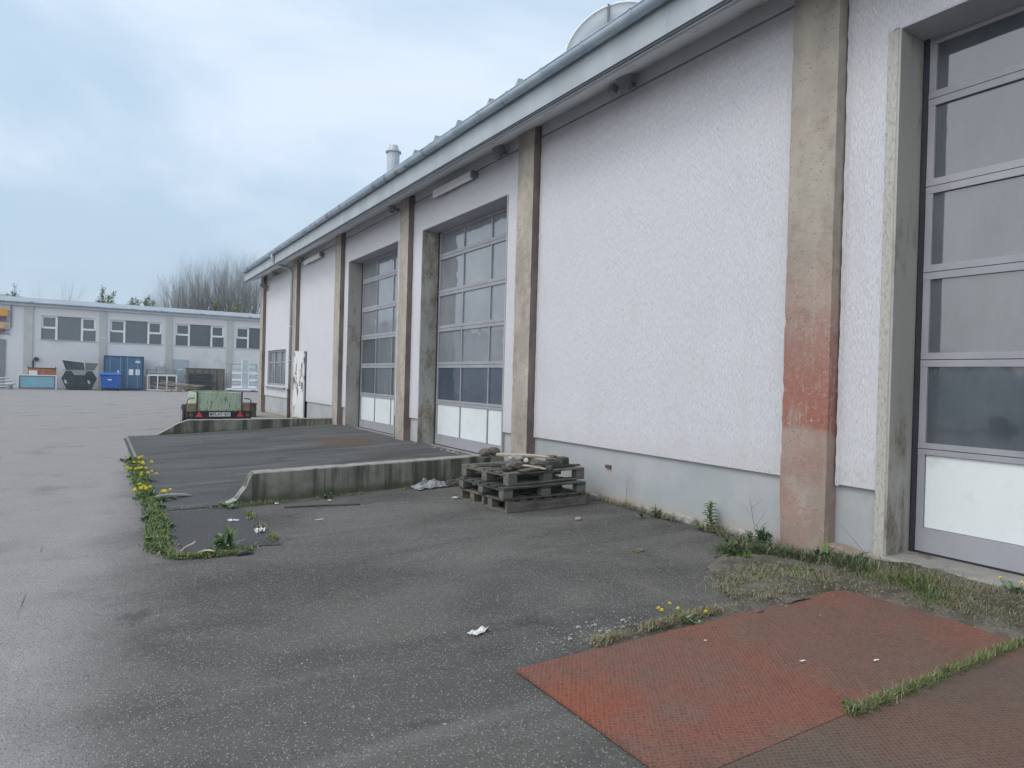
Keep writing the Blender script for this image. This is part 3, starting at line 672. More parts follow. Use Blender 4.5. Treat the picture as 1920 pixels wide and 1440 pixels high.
m = MB(); m.tube([ctr + ax*.38*SG_ + ay*1.33, ctr + ax*.38*SG_ - ay*1.33 + nrm*.0], .03, 6); m.build('rib', M['greyplastic'], T)
m = MB(); m.tube([ctr-nrm*.28, (9.9, 11.3, 6.6)], .08, 10); m.build('mast', M['pipe'], T)

# ---------------------------------------------------------------- retaining walls of the ramp
def rwall(name, label, prof, x1, y0, slope, ztop, th, xs):
    m = MB(); segs = [prof[-1][0]] + xs + [x1]
    def yy(x): return y0 + slope*(x-1.57)
    # broken end
    P = prof; n = len(P)
    vs = [(x, yy(x), z) for x, z in P] + [(P[-1][0], yy(P[-1][0]), -.1), (P[0][0], yy(P[0][0]), -.1)]
    k = len(vs); vs += [(x, y+th, z) for x, y, z in vs]
    m.add(vs, [tuple(range(k))[::-1], tuple(range(k, 2*k))] + [(i, (i+1) % k, k+(i+1) % k, k+i) for i in range(k)])
    for a, b in zip(segs, segs[1:]):
        N = 8; a2 = a+.004; b2 = b-.004; vs = []; fs = []
        for i in range(N+1):
            x = a2+(b2-a2)*i/N; zt = ztop + .006*mnoise.noise(Vector((x*5, y0, 0)))
            vs += [(x, yy(x), -.1), (x, yy(x), zt-.012), (x, yy(x)+.012, zt), (x, yy(x)+th, zt), (x, yy(x)+th, -.1)]
        for i in range(N):
            q = 5*i
            for j in range(4): fs.append((q+j, q+j+1, q+5+j+1, q+5+j)[::-1])
        fs += [(0, 1, 2, 3, 4), (5*N+4, 5*N+3, 5*N+2, 5*N+1, 5*N)]
        m.add(vs, fs)
    return tag(m.build(name, M['retain']), label, 'retaining wall', 'low concrete walls flanking the ramp')
rwall('retaining_wall', 'near low stained concrete retaining wall ending beside the stacked pallets', [(1.24, .0), (1.30, .03), (1.37, .06), (1.42, .13), (1.47, .19), (1.50, .27), (1.545, .345)], 5.34, 8.0, .19, .352, .2, [2.42, 3.28, 4.15, 4.75])
rwall('retaining_wall', 'far low concrete retaining wall in front of the trailer', [(1.18, .0), (1.42, .14), (1.62, .26), (1.82, .34)], 5.34, 17.2, .085, .352, .2, [2.6, 3.7, 4.6])

# ---------------------------------------------------------------- steel plates and verge in front of the near gate
def plate(x0, x1, y0, y1, mat, label, z=.022):
    m = MB(); N = 40; vs = []; fs = []
    for j in range(13):
        for i in range(N+1):
            x = x0+(x1-x0)*i/N; y = y0+(y1-y0)*j/12
            vs.append((x, y, z + .004*mnoise.noise(Vector((x*.9, y*.9, z)))))
    for j in range(12):
        for i in range(N): a = j*(N+1)+i; fs.append((a, a+1, a+N+2, a+N+1))
    m.add(vs, fs)
    o = m.build('steel_plate', mat); s = o.modifiers.new('s', 'SOLIDIFY'); s.thickness = .014; s.offset = -1
    tag(o, label, 'steel plate', 'ribbed steel plates laid on the ground'); return o
plate(1.85, 4.72, 1.725, 2.84, M['plate'], 'rust red ribbed steel plate with a bright orange corner patch')
plate(1.852, 4.718, .55, 1.721, M['plate2'], 'brown ribbed steel plate, nearest the camera past the grass seam', .022)
# soil strip between plates and gate threshold
def verge_z(x, y):
    t = min(1, max(0, (x-4.75)/.65)); t = t*t*(3-2*t); u = min(1, max(0, (3.45-y)/.7)); return .125*t*u
def blob_sheet(name, pts, z, mat, label, cat, seedv=0, hump=.02):
    # pts: outline polygon; triangulated through a dense grid clipped with noise, low mound
    xs = [p[0] for p in pts]; ys = [p[1] for p in pts]
    def inside(x, y):
        c_ = False; j = len(pts)-1
        for i in range(len(pts)):
            if (pts[i][1] > y) != (pts[j][1] > y) and x < (pts[j][0]-pts[i][0])*(y-pts[i][1])/(pts[j][1]-pts[i][1])+pts[i][0]: c_ = not c_
            j = i
        return c_
    st = .045; nx = int((max(xs)-min(xs))/st)+2; ny = int((max(ys)-min(ys))/st)+2; m = MB(); idx = {}; vs = []; fs = []
    def V(i, j):
        if (i, j) not in idx:
            x = min(xs)+i*st; y = min(ys)+j*st; e = sum(inside(x+a*st*2, y+b*st*2) for a in (-1, 0, 1) for b in (-1, 0, 1))/9
            idx[(i, j)] = len(vs); vs.append((x+rnd.uniform(-.012, .012), y+rnd.uniform(-.012, .012), z + verge_z(x, y) + (hump*(.5+mnoise.noise(Vector((x*4, y*4, seedv)))) + .008*mnoise.noise(Vector((x*19, y*19, 0))))*max(0, e-.3)*1.4 - (.012 if e < .55 else 0)))
        return idx[(i, j)]
    for i in range(nx):
        for j in range(ny):
            x = min(xs)+(i+.5)*st; y = min(ys)+(j+.5)*st
            w = .05*mnoise.noise(Vector((x*6, y*6, seedv)))
            if inside(x+w, y+w): fs.append((V(i, j), V(i+1, j), V(i+1, j+1), V(i, j+1)))
    m.add(vs, fs); return tag(m.build(name, mat, smooth=True), label, cat, kind='stuff')
blob_sheet('soil_verge', [(3.6, 2.80), (4.1, 2.80), (4.68, 2.80), (4.69, 1.0), (4.8, .2), (5.46, .2), (5.46, 3.0), (5.42, 4.3), (5.1, 4.25), (4.7, 3.95), (4.3, 3.75), (3.95, 3.35)], .012, M['soil'], 'dry soil and moss verge between the steel plate and the near gate', 'soil', 1, .05)
blob_sheet('soil_seam', [(2.3, 2.80), (2.45, 2.98), (2.75, 3.05), (3.2, 3.05), (3.7, 3.12), (4.1, 3.1), (4.1, 2.80)], .008, M['soil'], 'narrow gritty soil seam along the back edge of the red steel plate', 'soil', 2, .03)
blob_sheet('weed_soil', [(.50, 12.7), (.60, 12.7), (.62, 9), (.58, 6.4), (.70, 5.98), (1.0, 5.92), (1.0, 5.80), (.6, 5.80), (.42, 6.3), (.48, 9)], .006, M['soil'], 'dark soil in the joint under the weeds at the ramp edge', 'soil', 3, .02)

# ---------------------------------------------------------------- vegetation and litter
def grass_strip(name, label, path, width, n, hmin, hmax, mats, weights, lw=(.003, .007), z=.01, tuft=1, gaps=True):
    m = MB(); 
    for i in range(n):
        t = rnd.random()*(len(path)-1); k = int(t); f_ = t-k; p = Vector(path[k])*(1-f_) + Vector(path[k+1])*f_
        dens = mnoise.noise(Vector((p.x*3.1, p.y*3.1, 5)))
        if gaps and dens < -.08 and rnd.random() < .88: continue
        if not gaps: dens = dens*.6
        if gaps and dens < .06 and rnd.random() < .4: continue
        w = width(t/(len(path)-1)) if callable(width) else width
        x = p.x+rnd.gauss(0, w*.42); y = p.y+rnd.gauss(0, w*.42)
        m.mi = rnd.choices(range(len(mats)), weights)[0]
        for q in range(tuft):
            L = rnd.uniform(hmin, hmax)*(1+.5*dens); m.blade((x+rnd.uniform(-.01, .01), y+rnd.uniform(-.01, .01), z+(verge_z(x, y) if x > 4.73 and y < 4 else 0)), rnd.random()*6.283, L, rnd.uniform(*lw), rnd.uniform(.5, 1.45), 3, rnd.uniform(.3, 1.6))
    return tag(m.build(name, [M[k] for k in mats]), label, 'grass', kind='stuff')
GR = ['leafgreen', 'leafyel', 'dry', 'leafblue']
grass_strip('grass_strip', 'green grass growing in the joint along the outer edge of the ramp', [(.53, 12.7), (.52, 10), (.54, 8), (.50, 6.7), (.46, 6.2)], lambda t: .075+.06*abs(mnoise.noise(Vector((t*17, 0, 0))))+.03*(1-t), 13000, .015, .060, GR, [6, 5, .8, 3], (.006, .015), gaps=False)
grass_strip('grass_strip', 'low grass along the near edge of the asphalt patch', [(.46, 6.2), (.55, 5.9), (.75, 5.84), (.95, 5.84), (1.12, 5.92)], .07, 2600, .012, .05, GR, [5, 4, 2, 3], (.004, .012), gaps=False)
grass_strip('grass_strip', 'sparse moss and grass bordering the asphalt patch towards the building', [(1.40, 7.6), (1.37, 7.1), (1.40, 6.4), (1.36, 6.05), (1.15, 6.0)], .05, 1500, .02, .06, GR, [4, 4, 3, 1])
grass_strip('grass_strip', 'thin green growth at the foot of the broken near wall end', [(.72, 8.0), (.95, 7.92), (1.2, 7.86), (1.8, 7.9), (3.0, 8.1), (4.2, 8.35)], .04, 1700, .02, .06, GR, [5, 2, 2, 3])
grass_strip('grass_strip', 'fresh green grass growing in the seam between the two steel plates', [(2.93, 1.71), (3.3, 1.71), (3.8, 1.71), (4.3, 1.71), (4.72, 1.71)], .032, 5200, .012, .07, ['leafgreen', 'leafyel', 'dry', 'leafblue', 'drybrown'], [4, 5, 3, 2, 2], (.0018, .004), .012, gaps=False)
grass_strip('dry_grass', 'straw coloured grass along the back edge of the red steel plate', [(2.42, 2.90), (2.7, 2.93), (3.0, 2.95), (3.4, 2.96), (3.8, 2.95), (4.3, 2.95)], .050, 9000, .012, .05, ['dry', 'drybrown', 'leafyel', 'leafgrey'], [5, 4, 1.2, 1], (.002, .004), .02)
grass_strip('dry_grass', 'matted dry grass on the verge in front of the near gate', [(3.9, 3.15), (4.6, 3.3), (5.0, 2.9), (5.1, 2.3), (5.1, 1.6), (5.1, 1.0)], .27, 30000, .012, .045, ['dry', 'drybrown', 'leafyel', 'leafblue', 'leafgrey'], [5, 4, 1.6, 1.5, 3], (.0015, .0035), .035, gaps=False)
grass_strip('dry_grass', 'dry stalks and green tufts at the foot of the wall beside the red pilaster', [(5.3, 3.4), (5.25, 3.9), (5.3, 4.5), (5.38, 5.4), (5.42, 6.6)], .07, 2600, .02, .09, ['dry', 'drybrown', 'leafgreen', 'leafblue'], [4, 4, 1.5, 2], (.002, .004), .02)
grass_strip('grass_strip', 'green grass patches between dry grass under the near gate', [(4.95, 2.75), (5.1, 2.5), (4.85, 2.35), (5.0, 2.0)], .13, 1700, .03, .09, GR, [5, 3, 1, 1], (.002, .005), .03)
grass_strip('weed_mat', 'tangled low green weeds and dead stems around the foot of the red pilaster', [(4.75, 3.95), (5.0, 3.85), (5.2, 3.6), (5.2, 3.2), (5.1, 2.9)], .14, 7000, .03, .13, ['leafblue', 'leafgreen', 'drybrown', 'dry', 'leafgrey'], [6, 3, 4, 2, 1], (.003, .010), .02, gaps=False)
grass_strip('weed_mat', 'loose dead stems and moss tufts over the mossy corner behind the plate', [(4.0, 3.15), (4.4, 3.4), (4.9, 3.5)], .16, 2600, .01, .04, ['drybrown', 'leafblue', 'dry', 'leafyel'], [5, 2, 3, 1], (.002, .005), .02, gaps=False)
def rosette(name, label, cat, loc, n, L, w, mats, lean=(.15, .9), droop=(.4, 1.2), tooth=.35, group=None, flowers=(), fl_h=.1, up=0, fr=.017):
    loc = (loc[0], loc[1], loc[2]+(verge_z(loc[0], loc[1]) if loc[0] > 4.73 and loc[1] < 4 else 0)); T = thing(name, label, cat, loc, group=group)
    m = MB(); cen = [(0, 0, 1)] + [(rnd.gauss(0, L*.45), rnd.gauss(0, L*.45), rnd.uniform(.35, .7)) for _ in range(4)]
    for i in range(int(n*2.4)):
        m.mi = rnd.randrange(len(mats)); cc = rnd.choice(cen); m.leaf((cc[0]+rnd.gauss(0, L*.08), cc[1]+rnd.gauss(0, L*.08), rnd.random()*up), rnd.random()*6.283, rnd.uniform(.35, 1)*L*cc[2], rnd.uniform(.5, 1.0)*w, rnd.uniform(*lean), rnd.uniform(*droop), tooth)
    m.build('leaves', [M[k] for k in mats], T, local=True)
    for fx, fy in flowers:
        m = MB(); h = fl_h*rnd.uniform(.8, 1.15); m.mi = 1; m.tube([(fx*.3, fy*.3, 0), (fx*.8, fy*.8, h*.6), (fx, fy, h)], .0022, 5); m.mi = 0
        for k in range(46):
            m.blade((fx, fy, h), k*2.4, fr*rnd.uniform(.8, 1.1), .0045, .15+1.15*(k/46), 2, .4)
        m.build('flower', [M['yellow'], M['leafgreen']], T, local=True)
    return T
DG = 'dandelions in the weedy joint at the ramp edge'
spots = [(.52, 11.9, 3), (.60, 11.2, 4), (.50, 10.6, 5), (.62, 10.1, 3), (.48, 8.75, 3), (.66, 8.5, 2), (.58, 8.9, 2)]
for i, (x, y, nf) in enumerate(spots):
    where = ['farthest dandelion clump in the ramp edge joint', 'second farthest dandelion clump in the ramp edge joint', 'dandelion clump with the most blooms in the ramp edge joint', 'dandelion clump right of the fullest one in the ramp edge joint',
             'left one of the near dandelion pair in the ramp edge joint', 'nearest right dandelion clump beside the short pale plank', 'dandelion clump behind the near pair in the ramp edge joint'][i]
    rosette('dandelion', where, 'dandelion', (x, y, .01), 20, .12, .035, ['leafgreen', 'leafblue', 'leafgreen'], (.2, 1.1), (.4, 1.1), .4, DG, [(rnd.uniform(-.13, .13), rnd.uniform(-.13, .13)) for _ in range(nf*2)], .11, fr=.032)
rosette('dandelion', 'yellow dandelion clump beside the back edge of the red steel plate', 'dandelion', (3.13, 2.92, .02), 26, .10, .018, ['leafgreen', 'leafgrey'], (.3, 1.2), (.3, 1.0), .3, 'dandelions by the steel plate', [(-.07, .14), (.02, .06), (.13, -.07), (.06, .17), (-.10, .08)], .055)
rosette('dandelion', 'two flowered dandelion in front of the near gate threshold', 'dandelion', (5.30, 1.98, .05), 20, .10, .02, ['leafblue', 'leafgreen'], (.2, .9), (.4, 1.0), .3, 'dandelions by the steel plate', [(-.04, .07), (.03, -.03)], .06, fr=.016)
rosette('weed_plant', 'dark green thistle rosette against the plinth of the blank bay', 'weed', (5.35, 5.42, .01), 34, .17, .028, ['leafblue', 'leafgrey', 'leafblue'], (.4, 1.4), (.4, 1.1), .5)
T = rosette('weed_plant', 'upright bright green leafy weed against the plinth', 'weed', (5.38, 4.66, .02), 12, .13, .06, ['leafgreen', 'leafblue'], (.2, .9), (.3, 1.1), .35)
m = MB()
for k in range(26):
    zz_ = .04+.23*k/26; m.leaf((.0, -.02+.05*math.sin(zz_*9), zz_), k*2.3, .085*(1.15-zz_*2.2)+.02, .045, .5, .8, .35)
m.build('upper_leaves', M['leafgreen'], T, local=True); m = MB(); m.tube([(0, -.02, 0), (0, .01, .15), (0, .0, .29)], [.006, .004, .002], 5); m.build('stem', M['leafgreen'], T, local=True)
rosette('weed_plant', 'broad leaved dock weed left of the red pilaster foot', 'weed', (4.80, 3.98, .02), 18, .22, .045, ['leafblue', 'leafgreen'], (.3, 1.1), (.4, 1.2), .15)
rosette('weed_plant', 'bushy grey green weed touching the left side of the red pilaster', 'weed', (5.22, 3.95, .02), 60, .15, .03, ['leafblue', 'leafgrey', 'leafblue'], (.3, 1.5), (.1, .8), .3, up=.12)
rosette('weed_plant', 'spiky dark green weed in front of the red pilaster foot', 'weed', (5.20, 3.32, .03), 22, .22, .04, ['leafblue', 'leafblue', 'leafgreen'], (.35, 1.2), (.2, .9), .1)
rosette('weed_plant', 'low dark green weed between the moss patch and the red pilaster', 'weed', (4.80, 3.22, .02), 30, .13, .02, ['leafblue', 'leafgreen'], (.3, 1.2), (.3, 1.0), .2)
rosette('weed_plant', 'small light green weed in the mossy patch before the red pilaster', 'weed', (4.72, 3.72, .02), 40, .11, .018, ['leafgreen', 'leafgreen', 'leafyel'], (.4, 1.4), (.3, 1.0), .2)
rosette('weed_plant', 'yellowish tuft alone on the open asphalt', 'weed', (4.15, 4.38, .005), 18, .075, .012, ['leafyel', 'dry'], (.3, 1.2), (.3, 1.0), 0)
rosette('weed_plant', 'silver tipped leafy weed at the near right corner of the asphalt patch', 'weed', (.98, 5.98, .01), 60, .16, .045, ['leafgrey', 'leafgreen', 'leafgreen', 'leafgrey'], (.3, 1.4), (.2, .9), .35, up=.10)
rosette('weed_plant', 'leafy weed growing at the tip of the broken near wall end', 'weed', (1.22, 7.86, .01), 26, .14, .035, ['leafgrey', 'leafgreen'], (.2, 1.0), (.3, .9), .2)
rosette('weed_plant', 'green broadleaf weed at the end of the seam between the steel plates', 'weed', (2.98, 1.72, .02), 22, .07, .028, ['leafgreen', 'leafblue', 'leafyel'], (.3, 1.2), (.3, .9), .2)
rosette('weed_plant', 'small green weed at the foot of the near retaining wall', 'weed', (2.45, 8.05, .01), 22, .12, .03, ['leafblue', 'leafgreen'], (.4, 1.4), (.2, .8), .2)
rosette('weed_plant', 'dark weed growing at the far end of the weedy joint beside the dandelions', 'weed', (.50, 12.4, .01), 30, .16, .03, ['leafblue', 'leafgreen'], (.4, 1.4), (.2, .8), .2)
rosette('weed_plant', 'largest dark leafy weed spreading at the left foot of the red pilaster', 'weed', (5.05, 3.98, .02), 40, .26, .05, ['leafblue', 'leafgreen', 'leafblue'], (.2, 1.1), (.4, 1.3), .25)
rosette('weed_plant', 'pair of broad leaves right of the red pilaster foot near the gate jamb', 'weed', (5.26, 3.10, .02), 16, .20, .05, ['leafblue', 'leafblue', 'leafgreen'], (.3, 1.0), (.3, 1.0), .12)
rosette('weed_plant', 'low silver leaved weed left of the taller one at the patch corner', 'weed', (.84, 5.92, .01), 30, .10, .03, ['leafgrey', 'leafgreen', 'leafgrey'], (.2, 1.2), (.3, 1.0), .3)
for i, (x, y) in enumerate([(.50, 9.6), (.60, 8.1), (.46, 7.5), (.58, 7.0), (.46, 6.5)]):
    rosette('weed_plant', ['leafy weed between the two groups of dandelions', 'leafy weed just in front of the short pale plank', 'leafy weed in the middle of the ramp edge joint, left side', 'leafy weed beside the left edge of the asphalt patch', 'leafy weed at the near left corner of the asphalt patch'][i], 'weed', (x, y, .01), 22, .10, .04, ['leafgreen', 'leafblue', 'leafyel'], (.2, 1.2), (.4, 1.2), .3)
# dry stalks
def stalk(label, pts, br=()):
    m = MB(); m.tube(pts, [.0028]*(len(pts)-1)+[.001], 5)
    for b in br: m.tube(b, [.0018, .0008], 4)
    return tag(m.build('dry_stalk', M['drybrown']), label, 'dry stalk', 'thin dry stalks')
stalk('thin dry stalk leaning on the plinth between pallets and thistle', [(5.40, 6.0, 0), (5.42, 6.0, .2), (5.45, 6.03, .40)], [[(5.42, 6.0, .2), (5.40, 5.95, .25)], [(5.43, 6.01, .3), (5.41, 6.06, .34)]])
stalk('branched dry stalk on the plinth left of the red pilaster', [(5.40, 4.12, 0), (5.43, 4.2, .22), (5.46, 4.27, .42)], [[(5.43, 4.2, .22), (5.45, 4.35, .34)], [(5.43, 4.16, .15), (5.44, 4.05, .34)], [(5.44, 4.24, .3), (5.44, 4.10, .42)]])
stalk('long dry stalk lying across the plinth right of the red pilaster', [(5.05, 2.75, .04), (5.3, 3.0, .16), (5.42, 3.3, .34)], [[(5.3, 3.0, .16), (5.36, 2.98, .28)]])
stalk('pale bent grass stalk arching over the steel plate seam', [(3.05, 1.72, .02), (2.95, 1.84, .12), (2.86, 1.97, .15)], [[(3.05, 1.74, .03), (3.02, 1.9, .16)], [(3.1, 1.72, .03), (3.10, 1.84, .20)]])
stalk('long pale grass stalk lying over the asphalt behind the dandelion clump', [(3.35, 2.98, .03), (3.25, 3.2, .10), (3.2, 3.45, .12)], [[(3.3, 3.0, .03), (3.1, 3.25, .07)]])
stalk('straight dry stalk standing at the far end of the seam between the plates', [(4.1, 1.86, .02), (4.1, 1.87, .1), (4.09, 1.88, .17)])
for i, yy in enumerate((4.35, 4.55, 4.75)):
    stalk(['lowest', 'middle', 'topmost'][i]+' of the bent dry canes lying at the wall foot by the leafy weed', [(5.20-.06*i, yy-.5, .02), (5.33, yy-.15, .05+.02*i), (5.38, yy+.18, .03)])

# pallets
def pallet(label, loc, rz, kind, z, mk='woodgrey'):
    T = thing('pallet', label, 'pallet', (loc[0], loc[1], z), rz, 'stacked weathered pallets'); A, Bw = 1.2, (1.0 if kind != 'top' else .95); Mw = M[mk]
    def bd(name, *a): m = MB(); m.box(*a); m.build(name, Mw, T, local=True, bevel=.004)
    if kind == 'bottom':    # full height bearers along x
        for k in range(3): bd('bearer', -.0, A, *((Bw-.045)*k/2 + q for q in (0, .045)), 0, .118)
        for k in range(7): x = (A-.1)*k/6; m = MB(); m.box(x, x+.1, .0, Bw, .120, .140); m.build('deck_board', Mw, T, local=True, bevel=.003)
        m = MB(); m.box(.0, .1, .05, Bw-.05, .002, .02); m.build('bottom_board', Mw, T, local=True)
        for k in range(2):
            m = MB(); m.box(.005, .1, .31+k*.38, .31+k*.38+.09, .021, .117); m.build('block', Mw, T, local=True)
    else:
        for i in range(3):
            for j in range(3):
                x = (A-.13)*i/2; y = (Bw-.10)*j/2; m = MB(); m.box(x, x+.13, y, y+.10, .023, .098); m.build('block', M['woodgrey'], T, local=True, bevel=.004)
        for j in range(3): y = (Bw-.10)*j/2; bd('bottom_board', 0, A, y, y+.10, 0, .0215)
        for i in range(3): x = (A-.13)*i/2; bd('cross_board', x, x+.13, 0, Bw, .099, .119)
        w = .12; ks = range(6)
        for k in ks:
            y = (Bw-w)*k/5
            m = MB(); x1 = A if not (kind == 'top' and k in (2,)) else A*.7
            m.obox((x1/2, y+w/2, .131), (x1, w, .021), (0, rnd.uniform(-.004, .004), rnd.uniform(-.008, .008))); m.build('deck_board', Mw, T, local=True, bevel=.003)
    return T
pallet('bottom pallet of the stack, with a long solid front board', (3.93, 6.31), R(4), 'bottom', 0)
pallet('middle dark pallet of the stack, set on the solid fronted one', (3.87, 6.30), R(2.0), 'mid', .145, 'wooddark')
pallet('top pallet of the stack, covered with broken wood and masonry', (3.98, 6.38), R(6), 'top', .292)
def board(label, c, size, rot, mk='woodgrey', group='broken boards on the pallet stack', name='broken_board', cat='board'):
    m = MB(); L, w, t = size; n = 8; vs = []; fs = []
    for i in range(n+1):
        x = -L/2+L*i/n; j = rnd.uniform(-.02, .02) if i in (0, n) else 0
        for (yy, zz_) in ((-w/2, -t/2), (w/2, -t/2), (w/2, t/2), (-w/2, t/2)): vs.append((x + (rnd.uniform(-.035, .035) if i in (0, n) else 0), yy+j*.4, zz_ + .012*math.sin(i*.5)))
    for i in range(n):
        for k in range(4): fs.append((4*i+k, 4*i+(k+1) % 4, 4*i+4+(k+1) % 4, 4*i+4+k)[::-1])
    fs += [(0, 1, 2, 3), (4*n+3, 4*n+2, 4*n+1, 4*n)]
    m.add(vs, fs); o = m.build(name, M[mk]); o.location = c; o.rotation_euler = rot; return tag(o, label, cat, group)
ZT = .292+.142
board('long splintered pale board lying over the blocks on top of the pallets', (4.58, 6.78, ZT+.125), (.95, .10, .022), (.1, .07, R(-12)), 'woodtan')
board('short grey board lying flat at the front edge of the top pallet', (4.42, 6.47, ZT+.014), (.55, .09, .02), (0, 0, R(14)))
board('greenish board lying behind the broken blocks on the top pallet', (4.18, 6.98, ZT+.02), (.5, .10, .02), (0, 0, R(-25)))
board('curved splintered strip leaning on the rubble of the top pallet', (4.55, 6.60, ZT+.05), (.4, .06, .015), (.3, .18, R(30)))
board('dark splintered lath projecting from the right front corner of the top pallet', (4.98, 6.62, ZT+.012), (.42, .05, .018), (0, -.05, R(8)), 'wooddark')
board('board lying across the right side of the top pallet', (4.9, 6.9, ZT+.10), (.5, .09, .02), (0, .12, R(70)))
def lump(label, c, size, rot, mk, name='wood_block', cat='block', group='loose blocks on the pallet stack'):
    m = MB(); m.obox((0, 0, 0), size, (0, 0, 0), .008); o = m.build(name, M[mk], bevel=.012, bseg=2); o.location = c; o.rotation_euler = rot; return tag(o, label, cat, group)
lump('dark square wood block at the back left of the top pallet', (4.12, 7.2, ZT+.05), (.12, .12, .10), (0, 0, .3), 'wooddark')
lump('split wood block at the front right of the top pallet', (4.92, 6.62, ZT+.065), (.12, .10, .13), (0, 0, .2), 'wooddark')
lump('wood block left of the split block on the top pallet', (4.74, 6.60, ZT+.045), (.16, .10, .09), (0, 0, -.1), 'wooddark')
lump('wood block behind the split block on the top pallet', (4.93, 6.88, ZT+.045), (.13, .10, .09), (0, 0, .5), 'woodgrey')
lump('brown brick under the long splintered board', (4.46, 6.85, ZT+.05), (.22, .11, .09), (0, 0, -.2), 'brick', 'brick', 'brick')
m = MB(); m.rock((0, 0, 0), .085, (1.3, 1, .75), 3, 2); o = m.build('masonry_lump', M['brick']); o.location = (4.22, 6.62, ZT+.06); tag(o, 'dark rounded masonry lump at the front of the top pallet', 'rubble', 'masonry lumps on the pallets')
m = MB(); m.rock((0, 0, 0), .075, (1.5, .9, .6), 5, 2); o = m.build('masonry_lump', M['stone']); o.location = (4.30, 6.72, ZT+.12); tag(o, 'smooth grey masonry lump lying on the darker lump', 'rubble', 'masonry lumps on the pallets')
m = MB(); m.rock((0, 0, 0), .035, (1, .6, 1), 8, 1); o = m.build('masonry_lump', M['paper']); o.location = (4.40, 6.66, ZT+.10); tag(o, 'small white chip beside the grey masonry lump', 'rubble', 'masonry lumps on the pallets')
board('thin pale splinter lying across the front deck boards of the top pallet', (4.35, 6.52, ZT+.045), (.38, .035, .012), (.2, .05, R(-35)), 'woodtan')
board('grey board end wedged upright behind the brick on the top pallet', (4.62, 6.98, ZT+.06), (.30, .09, .02), (0, .35, R(50)))
board('wet dark board lying under the rubble at the left of the top pallet', (4.20, 6.80, ZT+.012), (.62, .10, .02), (0, .02, R(62)), 'wooddark')
lump('small dark wood offcut on the front edge of the top pallet', (4.60, 6.44, ZT+.03), (.12, .06, .05), (0, 0, .9), 'wooddark')
# mossy blocks on the wall end by the gate
for i, (x, y, l) in enumerate([(4.95, 8.62, 'mossy stone on the wall top left of the pallets'), (5.15, 8.72, 'larger mossy stone on the wall top nearest the pilaster')]):
    m = MB(); m.rock((0, 0, 0), .08+.02*i, (1.2, 1, .7), 20+i, 2); o = m.build('mossy_stone', M['brick']); o.location = (x, y, .40); tag(o, l, 'stone', 'stones on the retaining wall')
# crumpled sheet at the foot of the wall
m = MB(); N = 26; vs = []; fs = []
for i in range(N+1):
    for j in range(N+1):
        u, v = i/N, j/N; x = 3.62+.62*u; y = 8.05+.30*v+.15*u; h = (math.sin(math.pi*min(1, u*1.1))*math.sin(math.pi*v))
        vs.append((x+.04*mnoise.noise(Vector((u*7, v*7, 1))), y+.03*mnoise.noise(Vector((u*7, v*7, 9))), .012+.10*h*abs(.7+mnoise.noise(Vector((u*5, v*5, 3))))+.035*abs(mnoise.noise(Vector((u*14, v*14, 2))))))
for i in range(N):
    for j in range(N): a = i*(N+1)+j; fs.append((a, a+1, a+N+2, a+N+1))
m.add(vs, fs); tag(m.build('plastic_sheet', M['plastic']), 'crumpled grey plastic sheet at the foot of the near retaining wall', 'plastic sheet')
m = MB()
for i in range(16): m.tube([(4.05+rnd.random()*.35, 8.15+rnd.random()*.2, .02+rnd.random()*.03), (4.2+rnd.random()*.45, 8.2+rnd.random()*.25, .04+rnd.random()*.10)], .006+rnd.random()*.008, 5)
tag(m.build('brushwood', M['woodgrey']), 'small heap of sticks between the plastic sheet and the pallets', 'sticks', kind='stuff')
# rod, litter, planks, stones
m = MB(); m.tube([(1.80, 7.60, .012), (2.2, 7.53, .014), (2.62, 7.43, .012)], .010, 6); tag(m.build('metal_rod', M['castiron']), 'thin dark rod lying on the asphalt before the near wall', 'rod')
board('short pale plank lying at the ramp edge beside the dandelions', (.80, 8.72, .03), (.34, .10, .02), (0, 0, R(8)), 'concrete', 'loose wood on the asphalt', 'loose_plank', 'plank')
board('small dark board lying near the corner of the asphalt patch', (1.07, 5.78, .014), (.12, .06, .015), (0, 0, R(5)), 'wooddark', 'loose wood on the asphalt', 'loose_plank', 'plank')
board('short light stick in the weeds at the near edge of the patch', (.78, 5.86, .04), (.18, .02, .01), (0, -.3, R(-50)), 'woodtan', 'loose wood on the asphalt', 'loose_plank', 'plank')
board('light stick standing up in the weeds left of the silver tipped weed', (.66, 6.02, .05), (.16, .015, .01), (0, -.7, R(-40)), 'woodtan', 'loose wood on the asphalt', 'loose_plank', 'plank')
def paper(label, x, y, sx, sy, h=.02, rz=0, mk='paper', z=0):
    m = MB(); N = 10; vs = []; fs = []
    for i in range(N+1):
        for j in range(N+1):
            u, v = i/N-.5, j/N-.5; r = 1+.5*mnoise.noise(Vector((math.atan2(v, u)*1.2, x, y)))
            vs.append((u*sx*r, v*sy*r, .006+h*abs(mnoise.noise(Vector((u*4+x, v*4, y))))*1.6))
    for i in range(N):
        for j in range(N): a = i*(N+1)+j; fs.append((a, a+1, a+N+2, a+N+1))
    m.add(vs, fs); o = m.build('litter', M[mk]); o.location = (x, y, z); o.rotation_euler = (0, 0, rz); tag(o, label, 'litter', 'scraps of litter')
paper('white crumpled paper scrap alone on the dark asphalt before the plate', 1.94, 3.40, .13, .06, .02, .3)
paper('pale scrap lying on the asphalt patch', 1.20, 7.12, .10, .05, .02, .2)
paper('white crumpled scrap at the mossy edge of the asphalt patch', 1.33, 6.52, .10, .10, .05)
paper('thin white sliver on the asphalt behind the patch edge', 1.98, 6.83, .09, .02, .005, .2)
paper('small white scrap beside the left foot of the pallets', 3.82, 7.35, .10, .06, .03)
